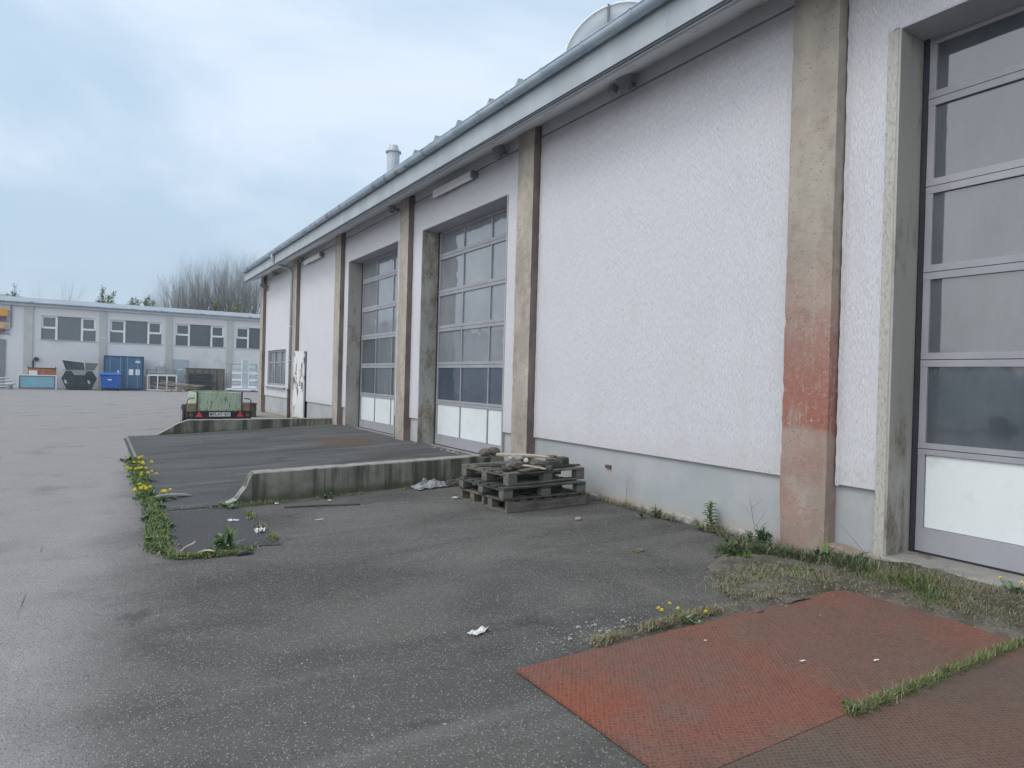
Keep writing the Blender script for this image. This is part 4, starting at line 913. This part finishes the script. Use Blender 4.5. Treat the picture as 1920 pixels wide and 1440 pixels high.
paper('tiny white scrap at the foot of the near wall left part', 1.78, 7.85, .04, .03, .02)
paper('tiny white scrap under the dark rod', 2.37, 7.80, .04, .03, .02)
paper('small pale chip on the red plate near its back edge', 3.0, 2.62, .018, .012, .004, 0, 'paper', .024)
paper('larger pale chip in the middle of the red plate', 3.25, 2.17, .03, .012, .004, 0, 'paper', .024)
paper('pale chip near the grass seam on the red plate', 3.62, 1.98, .035, .012, .004, 0, 'paper', .024)
SG = 'pale stones scattered beside the steel plate'
proto = None
for i in range(34):
    if i < 22: x = rnd.gauss(2.62, .18); y = 3.02+abs(rnd.gauss(0, .09)); r = rnd.uniform(.006, .017)
    else: x = rnd.gauss(4.25, .35); y = rnd.gauss(3.15, .09); r = rnd.uniform(.006, .016)
    m = MB(); m.rock((0, 0, r*.4), r, (1.2, 1, .6), i+70, 1); o = m.build('stone', M['stone']); o.location = (x, y, .004 if i < 22 else .04); o.rotation_euler = (0, 0, rnd.random()*6)
    tag(o, 'small pale stone lying on the asphalt behind the near edge of the plate' if i < 22 else 'pale stone lying in the mossy soil behind the steel plate', 'stone', SG if i < 22 else 'pale stones in the mossy soil')
m = MB(); m.rock((4.46, 5.69, .015), .035, (1.2, 1, .6), 91, 1); tag(m.build('stone', M['stone']), 'single stone on the asphalt in front of the plinth right of the pallets', 'stone')
m = MB(); m.rock((3.72, 2.80, .03), .022, (1.6, .8, .5), 93, 1); tag(m.build('stone', M['brick']), 'flat stone resting on the back edge of the red plate', 'stone')
m = MB()
for i in range(620):
    if rnd.random() < .5: x = rnd.uniform(3.85, 4.8); y = rnd.gauss(3.15, .18)
    else: x = rnd.gauss(2.7, .3); y = 2.95+abs(rnd.gauss(0, .14))
    r = rnd.uniform(.0015, .005); m.rock((x, y, .006+(.02 if x > 3.9 and y < 3.6 else 0)), r, (1.3, 1, .7), i, 0) if False else m.obox((x, y, .006+(.03 if x > 3.9 and y < 3.6 else 0)), (r*2, r*1.4, r), (rnd.random(), rnd.random(), rnd.random()*6))
tag(m.build('grit', M['stone']), 'fine pale grit scattered behind the steel plate', 'grit', kind='stuff')

# ---------------------------------------------------------------- trailer behind the far wall
TX, TY = 2.78, 19.0
T = thing('car_trailer', 'small box trailer with flaking mint green tailgate and red reflector triangles', 'trailer', (TX, TY, 0))
def tp(name, mat, fn, parent=None, **k): m = MB(); fn(m); return m.build(name, mat, parent or T, local=True, **k)
tp('tailgate', M['mint'], lambda m: m.box(-.53, .53, -.03, .0, .47, .95), bevel=.005)
for s in (-1, 1):
    tp('side_wall', M['mint'], lambda m: m.box(s*.53-.015, s*.53+.015, .002, 2.0, .47, .93))
    tp('corner_post', M['castiron'], lambda m: m.box(s*.545-.02, s*.545+.02, -.05, -.032, .44, .98))
tp('front_wall', M['mint'], lambda m: m.box(-.5, .5, 2.0, 2.03, .47, .95))
tp('floor', M['ochre'], lambda m: m.box(-.52, .52, .002, 1.99, .44, .468))
tp('chassis', M['castiron'], lambda m: (m.box(-.5, -.44, 0, 2.1, .36, .438), m.box(.44, .5, 0, 2.1, .36, .438), m.tube([(-.7, 1.0, .3), (.7, 1.0, .3)], .03, 8), m.tube([(-.45, 2.1, .4), (0, 3.3, .42)], .03, 8), m.tube([(.45, 2.1, .4), (0, 3.3, .42)], .03, 8)))
lb = tp('light_board', M['trblack'], lambda m: m.box(-.78, .78, -.085, -.055, .255, .455), bevel=.008)
for s in (-1, 1):
    tp('reflector_triangle', M['redref'], lambda m: m.prism([(s*.50-.085, .315), (s*.50+.085, .315), (s*.50, .455-.0)], 1, -.092, -.086), lb)
    tp('tail_light', M['rust'], lambda m: m.prism([(s*.69+.055*math.cos(k*.628), .365+.055*math.sin(k*.628)) for k in range(10)], 1, -.095, -.086), lb)
    w = MB(); w.tube([(s*.72-.08, 1.0, .3), (s*.72+.08, 1.0, .3)], .30, 24); wo_ = w.build('wheel', M['tyre'], T, local=True, bevel=.02)
    w = MB(); w.tube([(s*.72+s*.06, 1.0, .3), (s*.72+s*.085, 1.0, .3)], .17, 16); w.build('rim', M['alu'], wo_, local=True)
    tp('fender', M['castiron'], lambda m: m.tube([(s*.60, -.04, .80), (s*.70, -.04, .80), (s*.765, -.04, .76), (s*.785, -.04, .68), (s*.785, -.04, .30)], .014, 8))
    tp('side_box', M['ochre'], lambda m: m.box(s*.66-.09, s*.66+.09, .0, .22, .46, .66))
pl_ = tp('number_plate', M['plateW'], lambda m: m.box(-.26, .26, -.096, -.0865, .325, .435), lb)
text_mesh('plate_text', 'MTL:AT  631', .105, M['ink'], pl_, (0, -.0975, .381), (R(90), 0, 0), .0008, .86)
# dark ground box right of trailer, beside the corner pilaster
T = thing('black_box', 'dark low crate standing between the trailer and the corner of the workshop', 'crate', (4.45, 24.0, 0))
m = MB(); m.box(-.18, .18, -.3, .3, 0, .42); m.build('box_body', M['castiron'], T, local=True, bevel=.02); m = MB(); m.box(-.2, .2, -.33, .33, .422, .47); m.build('box_lid', M['castiron'], T, local=True, bevel=.01)

# ---------------------------------------------------------------- far hall across the yard
FY = 57.5
F = thing('factory_hall', 'long low grey hall across the yard with a band of upper windows', 'building', (3, FY, 0))
fw = []; x = -3.36 - 4.3
cols = [(-3.37, -.10), (.80, 4.18), (5.15, 8.62), (9.55, 12.95), (13.9, 17.3), (18.2, 21.6)]
fops = [(a, b, 3.48, 5.16) for a, b in cols]
m = MB(); wall_grid(m, (-30, 24), (-.2, 5.75), fops, lambda a, b, c_, d_: m.box(a, b, FY, FY+.4, c_, d_)); m.box(-30, 24, FY+.4, FY+14, -.2, 5.7); m.build('wall', M['farwall'], F)
m = MB(); m.box(-30.2, 24.2, FY-.45, FY+14.2, 6.02, 6.30); m.build('roof', M['fartrim'], F)
m = MB(); m.box(-30.2, 24.2, FY-.25, FY+14, 5.752, 6.018); m.build('fascia', M['fartrim'], F)
m = MB(); m.tube([(-30.2, FY-.5, 5.98), (24.2, FY-.5, 5.98)], .07, 8); m.build('gutter', M['zinc'], F)
for a, b in [(-4.35, -3.85), (.12, .55), (4.48, 4.88), (8.85, 9.25), (13.2, 13.6), (17.5, 17.9)]:
    m = MB(); m.box(a, b, FY-.12, FY-.002, -.1, 5.75); m.build('pilaster', M['farpil'], F)
for a, b in cols:
    m = MB(); z0, z1 = 3.48, 5.16; W_ = b-a; y_ = FY+.16
    l0 = a+W_*.27; r0 = b-W_*.26
    m.box(a, b, y_+.04, y_+.06, z0, z1); w = m.build('window', M['farglass'], F)
    for xa, xb, pst in ((a-.02, l0+.05, l0), (r0-.05, b+.01, r0)):
        m = MB(); m.box(pst-.065, pst+.065, y_-.03, y_+.03, z0, z1)
        o2 = xa if pst == l0 else xb-.13; m.box(o2, o2+.13, y_-.03, y_+.03, z0+.80, z1)
        p, q = (o2+.1305, pst-.0655) if pst == l0 else (pst+.0655, o2-.0005)
        m.box(p, q, y_-.03, y_+.03, z0+.77, z0+.91); m.box(p, q, y_-.03, y_+.03, z1-.12, z1); m.build('casement_frame', M['farframe'], w)
    m = MB(); m.box(a-.1, b+.1, FY-.06, FY+.1, z0-.05, z0-.001); m.build('window_sill', M['farpil'], F)
m = MB(); m.box(5.05, 6.05, FY-.03, FY+.05, .02, 2.28); dd = m.build('door', M['bluewarm'], F)
m = MB(); m.box(5.85, 5.95, FY-.08, FY-.03, 1.0, 1.2); m.build('door_handle', M['dark'], dd)
m = MB(); m.box(5.35, 5.65, FY-.04, FY-.031, 1.55, 1.65); m.build('door_sign', M['farframe'], dd)
m = MB(); m.box(5.0, 5.04, FY-.05, FY+.02, 0, 2.34); m.box(6.06, 6.10, FY-.05, FY+.02, 0, 2.34); m.box(5.0, 6.10, FY-.05, FY+.02, 2.342, 2.38); m.build('door_frame', M['farpil'], F)
m = MB(); m.box(-9.5, -5.35, FY-.06, FY-.002, 0, 3.35)
rg_ = m.build('roller_gate', M['lilac'], F)
m = MB()
for k in range(26): m.box(-9.5, -5.35, FY-.075, FY-.061, .05+k*.127, .05+k*.127+.09)
m.build('slats', M['alu'], rg_)
m = MB(); m.tube([(-5.08, FY-.1, 6.4), (-5.08, FY-.1, 4.2), (-5.16, FY-.1, 4.0), (-5.5, FY-.1, 3.93), (-9, FY-.1, 3.93)], .04, 8); m.build('conduit', M['greyplastic'], F)
m = MB(); m.tube([(-3.6, FY-.25, 2.05), (-3.6, FY-.08, 2.05)], .15, 14); m.tube([(-3.78, FY-.08, 1.95), (-3.78, FY-.08, .9)], .04, 6); m.build('exhaust_vent', M['dark'], F)
m = MB(); m.box(4.12, 4.32, FY-.18, FY-.002, 1.75, 2.05); m.build('meter_box', M['farframe'], F)
m = MB(); m.box(3.2, 4.3, FY-.02, FY-.002, .1, 2.3); m.build('blind_door', M['farwall'], F)
for (z0, z1, mk, lab) in ((4.95, 5.42, 'signorange', 'upper bright orange sign on the far hall, cut by the picture edge'), (4.08, 4.50, 'signpink', 'lower faded orange sign on the far hall, under the brighter one')):
    T = thing('wall_sign', lab, 'sign', (-6.2, FY-.2, z0), group='orange signs on the far hall')
    m = MB(); m.box(-8, -5.25 if mk == 'signorange' else -5.36, FY-.24, FY-.12, z0, z1); m.build('sign_face', M[mk], T)
    m = MB(); m.box(-8, -5.32 if mk == 'signorange' else -5.42, FY-.24, FY-.12, z0-.24, z0-.003); m.build('sign_base', M['signdark'], T)
    m = MB(); m.tube([(-8, FY-.1, z0-.34), (-5.1, FY-.1, z0-.34)], .03, 6); m.build('rail', M['greyplastic'], T)

# container
T = thing('shipping_container', 'blue steel shipping container with double doors against the far hall', 'container', (1.65, 54.6, 0))
def cp(name, mat, fn, parent=None, **k): m = MB(); fn(m); return m.build(name, mat, parent or T, local=True, **k)
def corr(m):
    for s in (-1.22, 1.20):
        for k in range(14): m.box(s, s+.03, .1+k*.18, .1+k*.18+.09, .2, 2.28)
    m.box(-1.19, 1.19, .06, 2.7, .12, 2.40)
cp('container_body', M['cblue'], corr)
cp('corner_frame', M['cblued'], lambda m: (m.box(-1.24, -1.14, -.02, .055, .0, 2.44), m.box(1.14, 1.24, -.02, .055, 0, 2.44), m.box(-1.14, 1.14, -.02, .05, 2.32, 2.44), m.box(-1.14, 1.14, -.02, .05, .08, .18)))
for s in (-1, 1):
    d = cp('container_door', M['cblue'], lambda m: (m.box(min(s*.02, s*1.13), max(s*.02, s*1.13), .0, .045, .185, 2.315), m.box(min(s*.06, s*1.08), max(s*.06, s*1.08), -.015, -.001, 1.0, 1.06), m.box(min(s*.06, s*1.08), max(s*.06, s*1.08), -.015, -.001, 1.6, 1.66)), label=None) if False else cp('container_door', M['cblue'], lambda m: (m.box(min(s*.02, s*1.13), max(s*.02, s*1.13), .0, .045, .185, 2.315), m.box(min(s*.06, s*1.08), max(s*.06, s*1.08), -.015, -.001, 1.0, 1.06), m.box(min(s*.06, s*1.08), max(s*.06, s*1.08), -.015, -.001, 1.6, 1.66)))
    for q in (.22, .85): cp('locking_bar', M['paleblue'], lambda m: m.tube([(s*q, -.04, .12), (s*q, -.04, 2.38)], .018, 6), d)
    cp('label_sheet', M['farframe'], lambda m: (m.box(.30, .58, -.022, -.018, 1.1, 1.52), m.box(.72, .98, -.022, -.018, 1.1, 1.52)) if s > 0 else m.box(-.40, -.30, -.022, -.018, 1.25, 1.4), d)
    if s > 0: cp('marking_plate', M['farframe'], lambda m: m.box(.70, 1.0, -.022, -.018, 1.98, 2.12), d)
# wheelie bin
T = thing('wheelie_bin', 'bright blue four wheeled waste bin in front of the container', 'waste bin', (.80, 53.2, 0))
cp('bin_body', M['bblue'], lambda m: m.add([(-.50, -.35, .18), (.50, -.35, .18), (.50, .35, .18), (-.50, .35, .18), (-.60, -.45, 1.05), (.60, -.45, 1.05), (.60, .45, 1.05), (-.60, .45, 1.05)], [(3, 2, 1, 0), (0, 1, 5, 4), (1, 2, 6, 5), (2, 3, 7, 6), (3, 0, 4, 7), (4, 5, 6, 7)]), bevel=.03)
cp('lid', M['bblue'], lambda m: m.prism([(-.50, 1.06), (-.52, 1.12), (-.1, 1.26), (.48, 1.24), (.48, 1.06)], 0, -.63, .63), bevel=.02)
for sx in (-.45, .45):
    for sy in (-.3, .3): cp('wheel', M['tyre'], lambda m: (m.tube([(sx-.03, sy, .09), (sx+.03, sy, .09)], .09, 12), m.box(sx-.02, sx+.02, sy-.02, sy+.02, .09, .2)))
cp('label_sheet', M['farframe'], lambda m: m.obox((-.02, -.435, .76), (.22, .01, .07), (R(-5), 0, 0)))
# skip with open lids
T = thing('waste_skip', 'dark steel skip with its lids standing open beside the blue container', 'skip', (-.98, 54.6, 0))
cp('skip_body', M['skip'], lambda m: (m.prism([(-.72, .05), (.72, .05), (1.02, .80), (.72, 1.30), (.42, 1.30), (.30, 1.02), (-.30, 1.02), (-.45, 1.30), (-.78, 1.30), (-1.02, .80)], 1, -.75, .9)), bevel=.02)
cp('rim', M['skipin'], lambda m: (m.box(-.95, .80, -.5, -.44, 1.305, 1.37), m.prism([(-.46, 1.30), (.44, 1.30), (.30, 1.03), (-.30, 1.03)], 1, -.78, -.752)))
cp('open_lid', M['skip'], lambda m: m.add([(-.80, .1, 1.36), (.30, .1, 1.36), (.22, .45, 1.88), (-1.02, .3, 2.02), (-.80, .14, 1.36), (.30, .14, 1.36), (.22, .49, 1.88), (-1.02, .34, 2.02)], [(0, 1, 2, 3), (7, 6, 5, 4), (0, 4, 5, 1), (1, 5, 6, 2), (2, 6, 7, 3), (3, 7, 4, 0)]))
cp('open_lid', M['rackgreen'], lambda m: m.add([(.32, .1, 1.36), (.85, .0, 1.36), (1.08, .3, 1.86), (.30, .45, 1.88), (.32, .14, 1.36), (.85, .04, 1.36), (1.08, .34, 1.86), (.30, .49, 1.88)], [(0, 1, 2, 3), (7, 6, 5, 4), (0, 4, 5, 1), (1, 5, 6, 2), (2, 6, 7, 3), (3, 7, 4, 0)]))
cp('lid_edge', M['farframe'], lambda m: m.tube([(-1.03, .3, 2.04), (.22, .45, 1.90)], .02, 6))
for s in (-.80, .52): cp('warning_stripes', M['farframe'], lambda m: (m.obox((s+.02, -.765, .62), (.16, .01, .05), (0, .6, 0)), m.obox((s+.04, -.765, .50), (.16, .01, .05), (0, .6, 0))))
# pale blue framed panel, orange box, debris
T = thing('framed_panel', 'framed pale blue panel standing on edge before the orange box', 'panel', (-3.33, 54.3, 0))
cp('panel_sheet', M['paleblue'], lambda m: m.box(-.92, .92, 0, .03, .14, .84))
cp('panel_border', M['lilac'], lambda m: (m.box(-1.0, 1.0, -.02, .04, .04, .138), m.box(-1.0, 1.0, -.02, .04, .842, .92), m.box(-1.0, -.921, -.02, .04, .139, .841), m.box(.921, 1.0, -.02, .04, .139, .841)))
cp('outer_frame', M['farframe'], lambda m: (m.box(-1.06, 1.06, -.03, .05, .922, .97), m.box(-1.06, -1.003, -.03, .05, 0, .921), m.box(1.003, 1.06, -.03, .05, 0, .921)))
T = thing('orange_container', 'orange steel box with a white label behind the framed blue panel', 'steel box', (-3.15, 55.3, 0))
cp('box_body', M['orange'], lambda m: m.box(-.78, .78, 0, .9, .02, 1.40), bevel=.02)
cp('box_rim', M['rust'], lambda m: (m.box(-.80, .80, -.03, .92, 1.402, 1.46), m.box(-.80, -.76, -.03, .02, 1.462, 1.56), m.box(.76, .80, -.03, .02, 1.462, 1.56)))
cp('label_sheet', M['farframe'], lambda m: m.box(-.72, -.25, -.02, -.004, .9, 1.25))
T = thing('scrap_profiles', 'heap of long pale metal profiles at the left foot of the far hall', 'scrap', (-5.2, 54.6, 0))
for i in range(7): cp('profile_bar', M['skipin'] if i % 2 else M['farframe'], lambda m: m.obox((-.5-.1*i, .1*i, .12+.07*i), (2.6, .08, .05), (0, -.09-.015*i, .03*i)))
T = thing('grey_drum', 'small grey tub at the right end of the scrap profile heap', 'tub', (-4.78, 54.0, 0))
cp('tub_body', M['skipin'], lambda m: m.tube([(0, 0, 0), (0, 0, .34)], [.17, .2], 14)); cp('tub_rim', M['farframe'], lambda m: m.tube([(0, 0, .342), (0, 0, .37)], .21, 14))
# stacked window frames
T = thing('window_frame_stack', 'stack of used white window frames leaning in front of the blind door', 'window frames', (4.1, 54.6, 0))
for i in range(4):
    y_ = .08*i
    cp('window_frame', M['farframe'] if i % 2 == 0 else M['brownstuff'], lambda m: (m.box(-1.0+.05*i, .95, y_, y_+.06, .02, .10), m.box(-1.0+.05*i, .95, y_, y_+.06, 1.08, 1.16+.03*i), m.box(-1.0+.05*i, -.92+.05*i, y_, y_+.06, .10, 1.08), m.box(.87, .95, y_, y_+.06, .10, 1.08), m.box(-.35, -.28, y_, y_+.06, .10, 1.08), m.box(.25, .32, y_, y_+.06, .10, 1.08)))
cp('glass_panes', M['farglass'], lambda m: m.box(-.8, .85, .36, .38, .1, 1.1))
cp('side_post', M['brownstuff'], lambda m: m.box(-1.14, -1.03, -.05, .4, 0, 1.05))
T = thing('metal_trestle', 'metal trestle with odd parts standing behind the window frames', 'trestle', (4.1, 55.6, 0))
cp('rail', M['skipin'], lambda m: (m.box(-.95, .95, 0, .06, 1.5, 1.55), m.box(-.95, .95, 0, .06, 1.25, 1.29)))
for xx in (-.95, -.35, .3, .9): cp('post', M['skipin'], lambda m: m.box(xx-.03, xx+.03, 0.062, .12, 0, 1.75 if xx in (-.35, .3) else 1.6))
cp('wood_crate', M['woodtan'], lambda m: m.box(.1, .65, -.1, .3, 1.0, 1.24))
T = thing('plank_pile', 'untidy pile of pale planks lying in front of the window frames', 'planks', (4.9, 53.2, 0))
for i in range(12): cp('plank', M['woodtan'], lambda m: m.obox((rnd.uniform(-.5, .6), rnd.uniform(-.5, .5), .22+.035*i), (rnd.uniform(1.6, 2.8), .12, .03), (0, rnd.uniform(.0, .16), rnd.uniform(-.35, .35))))
cp('support_pallet', M['woodtan'], lambda m: (m.box(-.9, .4, -.5, .5, .12, .16), m.box(-.9, -.8, -.5, .5, 0, .12), m.box(.3, .4, -.5, .5, 0, .12), m.box(-.3, -.2, -.5, .5, 0, .12)))
# dark rack + brown crate
T = thing('steel_rack', 'dark green steel rack lying in front of the brown boards', 'rack', (6.6, 54.2, 0))
cp('rack_body', M['dark'], lambda m: m.box(-.78, .78, .1, .9, .1, 1.28))
cp('rack_rail', M['rackgreen'], lambda m: [m.box(-.85, .85, .0, .08, z_, z_+.07) for z_ in (.05, .38, .75, 1.05)] and m.box(-.92, .92, -.02, .1, 1.3, 1.38))
for xx in (-.9, .82): cp('rack_post', M['rackgreen'], lambda m: m.box(xx, xx+.08, -.022, .09, 0, 1.29))
T = thing('board_crate', 'large brown board crate behind the dark steel rack', 'crate', (7.05, 55.4, 0))
cp('crate_body', M['brownstuff'], lambda m: m.box(-1.25, 1.35, 0, 1.1, .05, 1.66))
cp('crate_lid', M['woodgrey'], lambda m: m.box(-1.3, 1.38, -.04, 1.14, 1.662, 1.74))
cp('crate_batten', M['wooddark'], lambda m: [m.box(-1.25+k*.51, -1.19+k*.51, -.03, -.002, .05, 1.66) for k in range(6)] and None)
# glass rack
T = thing('glass_rack', 'white rack of wrapped glass panes at the right end of the far hall', 'glass rack', (9.75, 54.6, 0))
for i in range(6): cp('glass_pack', M['palegl' if i % 2 else 'farframe'], lambda m: (m.box(-.85, .88, .02, .5, .30+i*.27, .30+i*.27+.17)))
cp('back_frame', M['skipin'], lambda m: (m.box(-.95, -.88, .52, .6, 0, 2.1), m.box(.90, .97, .52, .6, 0, 2.1), m.box(-1.35, .97, .52, .6, 2.102, 2.16)))
cp('standing_pane', M['palegl'], lambda m: m.box(-.20, .24, -.05, .0, .28, 2.45))
cp('pane_frame', M['farframe'], lambda m: (m.box(-.26, -.203, -.07, .01, .28, 2.5), m.box(.243, .30, -.07, .01, .28, 2.5), m.box(-.203, .243, -.07, .01, 2.452, 2.5), m.box(-.203, .243, -.07, -.052, 1.5, 1.55)))
cp('base_beam', M['farframe'], lambda m: m.box(-1.3, 1.1, -.3, .6, .14, .26)); cp('base_foot', M['brownstuff'], lambda m: (m.box(-1.0, -.8, -.3, .6, 0, .138), m.box(.6, .8, -.3, .6, 0, .138)))

# ---------------------------------------------------------------- trees behind the hall
def grow(m, p, d, L, r, depth, spread, up, nside=4, tips=None, kids=(3, 4)):
    pts = [p]; rs = [r]; q = p.copy(); dd_ = d.copy()
    for i in range(3):
        dd_ = (dd_ + Vector((rnd.gauss(0, .10), rnd.gauss(0, .10), up))).normalized(); q = q + dd_*L/3; pts.append(q.copy()); rs.append(r*(1-.2*(i+1)))
    m.tube(pts, rs, nside if depth > 1 else 3, False)
    if depth == 0:
        if tips is not None: tips.append(q.copy())
        return
    for k in range(rnd.randint(*kids)):
        t = rnd.choice((1, 2, 3, 3)); s = pts[t]
        nd = (dd_ + Vector((rnd.gauss(0, spread), rnd.gauss(0, spread), rnd.gauss(0, spread*.4)))).normalized()
        grow(m, s, nd, L*rnd.uniform(.62, .82), rs[t]*.62, depth-1, spread, up, nside, tips, kids)
def bare_tree(label, loc, H, mk, lean=0, spread=.35, kids=(3, 4), group=None, depth=4, nst=3, r0=.08):
    T = thing('bare_tree', label, 'tree', loc, group=group); m = MB()
    m.tube([(0, 0, -.3), (lean*.4, 0, H*.3)], [.16, .12], 6, False)
    m.build('trunk', M[mk], T, local=True); m = MB()
    for k in range(nst): grow(m, Vector((lean*.4, 0, H*(.18+.03*k))), Vector((lean*.18+rnd.gauss(0, .22), rnd.gauss(0, .22), 1)).normalized(), H*.30, r0, depth, spread, .13, 4, None, kids)
    m.build('crown', M[mk], T, local=True); return T
TG = 'bare trees of the wood behind the far hall'
protos = [bare_tree('bare grey tree in the middle of the leafless wood behind the far hall', (9.0+i*1.7, 88+i, 0), 14.5, 'bark', -1.2, .26, (3, 5), TG, 4, 5, .15) for i in range(4)]
for p in protos: p['label'] = 'bare grey tree in the dense leafless wood rising behind the far hall'
xs_ = [6.6, 7.3, 8.0, 8.6, 9.4, 10.0, 10.8, 11.5, 12.2, 12.9, 13.6, 14.3, 15.0, 15.8, 16.6, 17.5, 18.6, 19.8, 21.2]
Hs = lambda x: 14.5*min(1.08, .68+.40*min(1, max(0, (x-6.4)/6.0))**.7)
for i, x in enumerate(xs_):
    p = protos[i % 4]; s = Hs(x)/14.5*rnd.uniform(.94, 1.04)
    if i < 4: p.location = (x, 86+rnd.random()*8, 0); p.scale = (s, s, s); p.rotation_euler = (0, 0, 0)
    else: dup(p, (x, 84+rnd.random()*10, 0), rnd.uniform(-.6, .6), None, TG, s)
bare_tree('pale slender bare tree standing alone above the roof of the far hall', (-3.2, 92, 0), 12.6, 'barkpale', 0, .26, (2, 4), nst=4, r0=.13)
bare_tree('smallest faint bare tree left of the pale slender one behind the hall', (-5.0, 96, 0), 11.2, 'barkpale', 0, .3, (2, 4), nst=3, r0=.11)
def leafy(label, loc, H, wd, mats, nl, cr=.5, ls=.10, group='green trees behind the far hall', shoots=14):
    T = thing('leafy_tree', label, 'tree', loc, group=group); m = MB(); m.tube([(0, 0, -.2), (0, 0, H*.55)], [.14, .08], 6, False); tips = []
    ends = []
    for k in range(shoots):
        a = rnd.random()*6.283; r = wd*rnd.random()**.6; top = Vector((r*math.cos(a), r*math.sin(a)*.6, H*(1-.22*(r/wd))*rnd.uniform(.88, 1))); m.tube([(0, 0, H*.45), (top.x*.6, top.y*.6, H*.62), top], [.06, .04, .012], 4, False); ends.append(top)
    m.build('trunk', M['bark'], T, local=True); m = MB()
    for i in range(nl):
        e_ = rnd.choice(ends); t = rnd.random()**.7; c_ = Vector((e_.x*(.5+.5*t), e_.y*(.5+.5*t), H*.55+(e_.z-H*.55)*t)) + Vector((rnd.gauss(0, .16), rnd.gauss(0, .16), rnd.gauss(0, .12)))*cr*1.6
        m.mi = rnd.randrange(len(mats)); m.blade(c_, rnd.random()*6.283, ls*rnd.uniform(.8, 2.0), ls*.9, rnd.uniform(-.4, 1.5), 2, .5)
    m.build('crown', [M[k] for k in mats], T, local=True)
leafy('small green tree with upright shoots behind the hall, left of its twin', (.7, 78, 0), 10.3, 1.4, ['leafgreen', 'leafyel', 'leafyel'], 3000, .45, .14, shoots=26)
leafy('small green tree with upright shoots behind the hall, nearer the bare wood', (3.9, 78, 0), 10.2, 1.6, ['leafgreen', 'leafyel'], 3000, .45, .14, shoots=26)
leafy('low dark bushy tree behind the roof of the hall at the far left', (-7.0, 80, 0), 9.9, 1.6, ['leafblue', 'bark'], 1800, .6, .11, shoots=24)
leafy('yellow green tree at the foot of the bare wood, left one', (11.3, 82, 0), 10.2, 1.0, ['leafyel', 'leafgreen'], 1500, .7, .16)
leafy('yellow green tree at the foot of the bare wood, nearest the workshop corner', (13.8, 81, 0), 10.6, 1.3, ['leafyel', 'leafgreen'], 1700, .8, .16)
# ---------------------------------------------------------------- what the glass mirrors: bank and wood across the yard, a parked van
m = MB(); vs = []; fs = []
N = 60
for i in range(N+1):
    y = -60+150*i/N; h = .5+.3*mnoise.noise(Vector((y*.05, 0, 0)))
    vs += [(-30, y, -.05), (-38, y, h), (-60, y, h+.3), (-90, y, h+.5)]
for i in range(N):
    for k in range(3): a = 4*i+k; fs.append((a, a+4, a+5, a+1)[::-1])
m.add(vs, fs); M['bank'] = pm('grass_bank', (.07, .10, .035), (.11, .12, .05), .6, .95, .3, 5); tag(m.build('grass_bank', M['bank'], smooth=True), kind='structure')
m = MB()
for i in range(9000):
    y = rnd.uniform(-60, 70); x = rnd.uniform(-58, -40); top = 3.2+1.5*mnoise.noise(Vector((y*.12, 3, 0))); z = .5+rnd.random()**.8*top
    m.mi = rnd.randrange(3); a = rnd.random()*6.28; s = rnd.uniform(.25, .6); m.add([(x, y, z), (x+s*math.cos(a), y+s*math.sin(a), z+s*.2), (x+s*.3, y+s*.3, z+s)], [(0, 1, 2)])
tag(m.build('wood', [M['bark'], M['leafblue'], M['bark']]), 'far off strip of wood on the grass bank across the yard', 'wood', kind='stuff')
V = thing('parked_van', 'white van parked across the yard, seen only as a reflection in the near gate', 'van', (-16, 12.4, 0), R(80))
def vp(name, mat, fn, **k): m = MB(); fn(m); return m.build(name, mat, V, local=True, **k)
vp('body', M['vanwhite'], lambda m: m.prism([(-2.4, .35), (2.5, .35), (2.55, .9), (2.3, 1.05), (1.6, 1.2), (1.05, 2.0), (.6, 2.25), (-2.35, 2.25), (-2.45, 1.2)], 1, -.95, .95), bevel=.08, bseg=3)
vp('windscreen', M['glassA'], lambda m: m.add([(1.68, -.8, 1.24), (1.68, .8, 1.24), (1.16, .72, 1.97), (1.16, -.72, 1.97)], [(0, 1, 2, 3)]))
for s in (-1, 1):
    vp('side_window', M['glassA'], lambda m: m.prism([(.35, 1.3), (1.4, 1.3), (.98, 1.9), (.35, 1.95)], 1, *( (.95, .957) if s > 0 else (-.957, -.95))))
    for xx in (-1.5, 1.6): vp('wheel', M['tyre'], lambda m: m.tube([(xx, s*.78, .34), (xx, s*.98, .34)], .34, 20))

# ---------------------------------------------------------------- thin spring haze
HZ = MB(); HZ.box(-241, 241, -161, 361, -1.5, 19)
t = bpy.data.materials.new('haze_air'); t.use_nodes = True; t.node_tree.nodes.clear()
ov = t.node_tree.nodes.new('ShaderNodeOutputMaterial'); pv = t.node_tree.nodes.new('ShaderNodeVolumePrincipled'); pv.inputs['Color'].default_value = (.86, .92, 1, 1); pv.inputs['Density'].default_value = .0011; pv.inputs['Anisotropy'].default_value = .3
t.node_tree.links.new(pv.outputs[0], ov.inputs['Volume'])
tag(HZ.build('haze', t), 'thin pale spring haze over the whole yard', 'haze', kind='stuff')
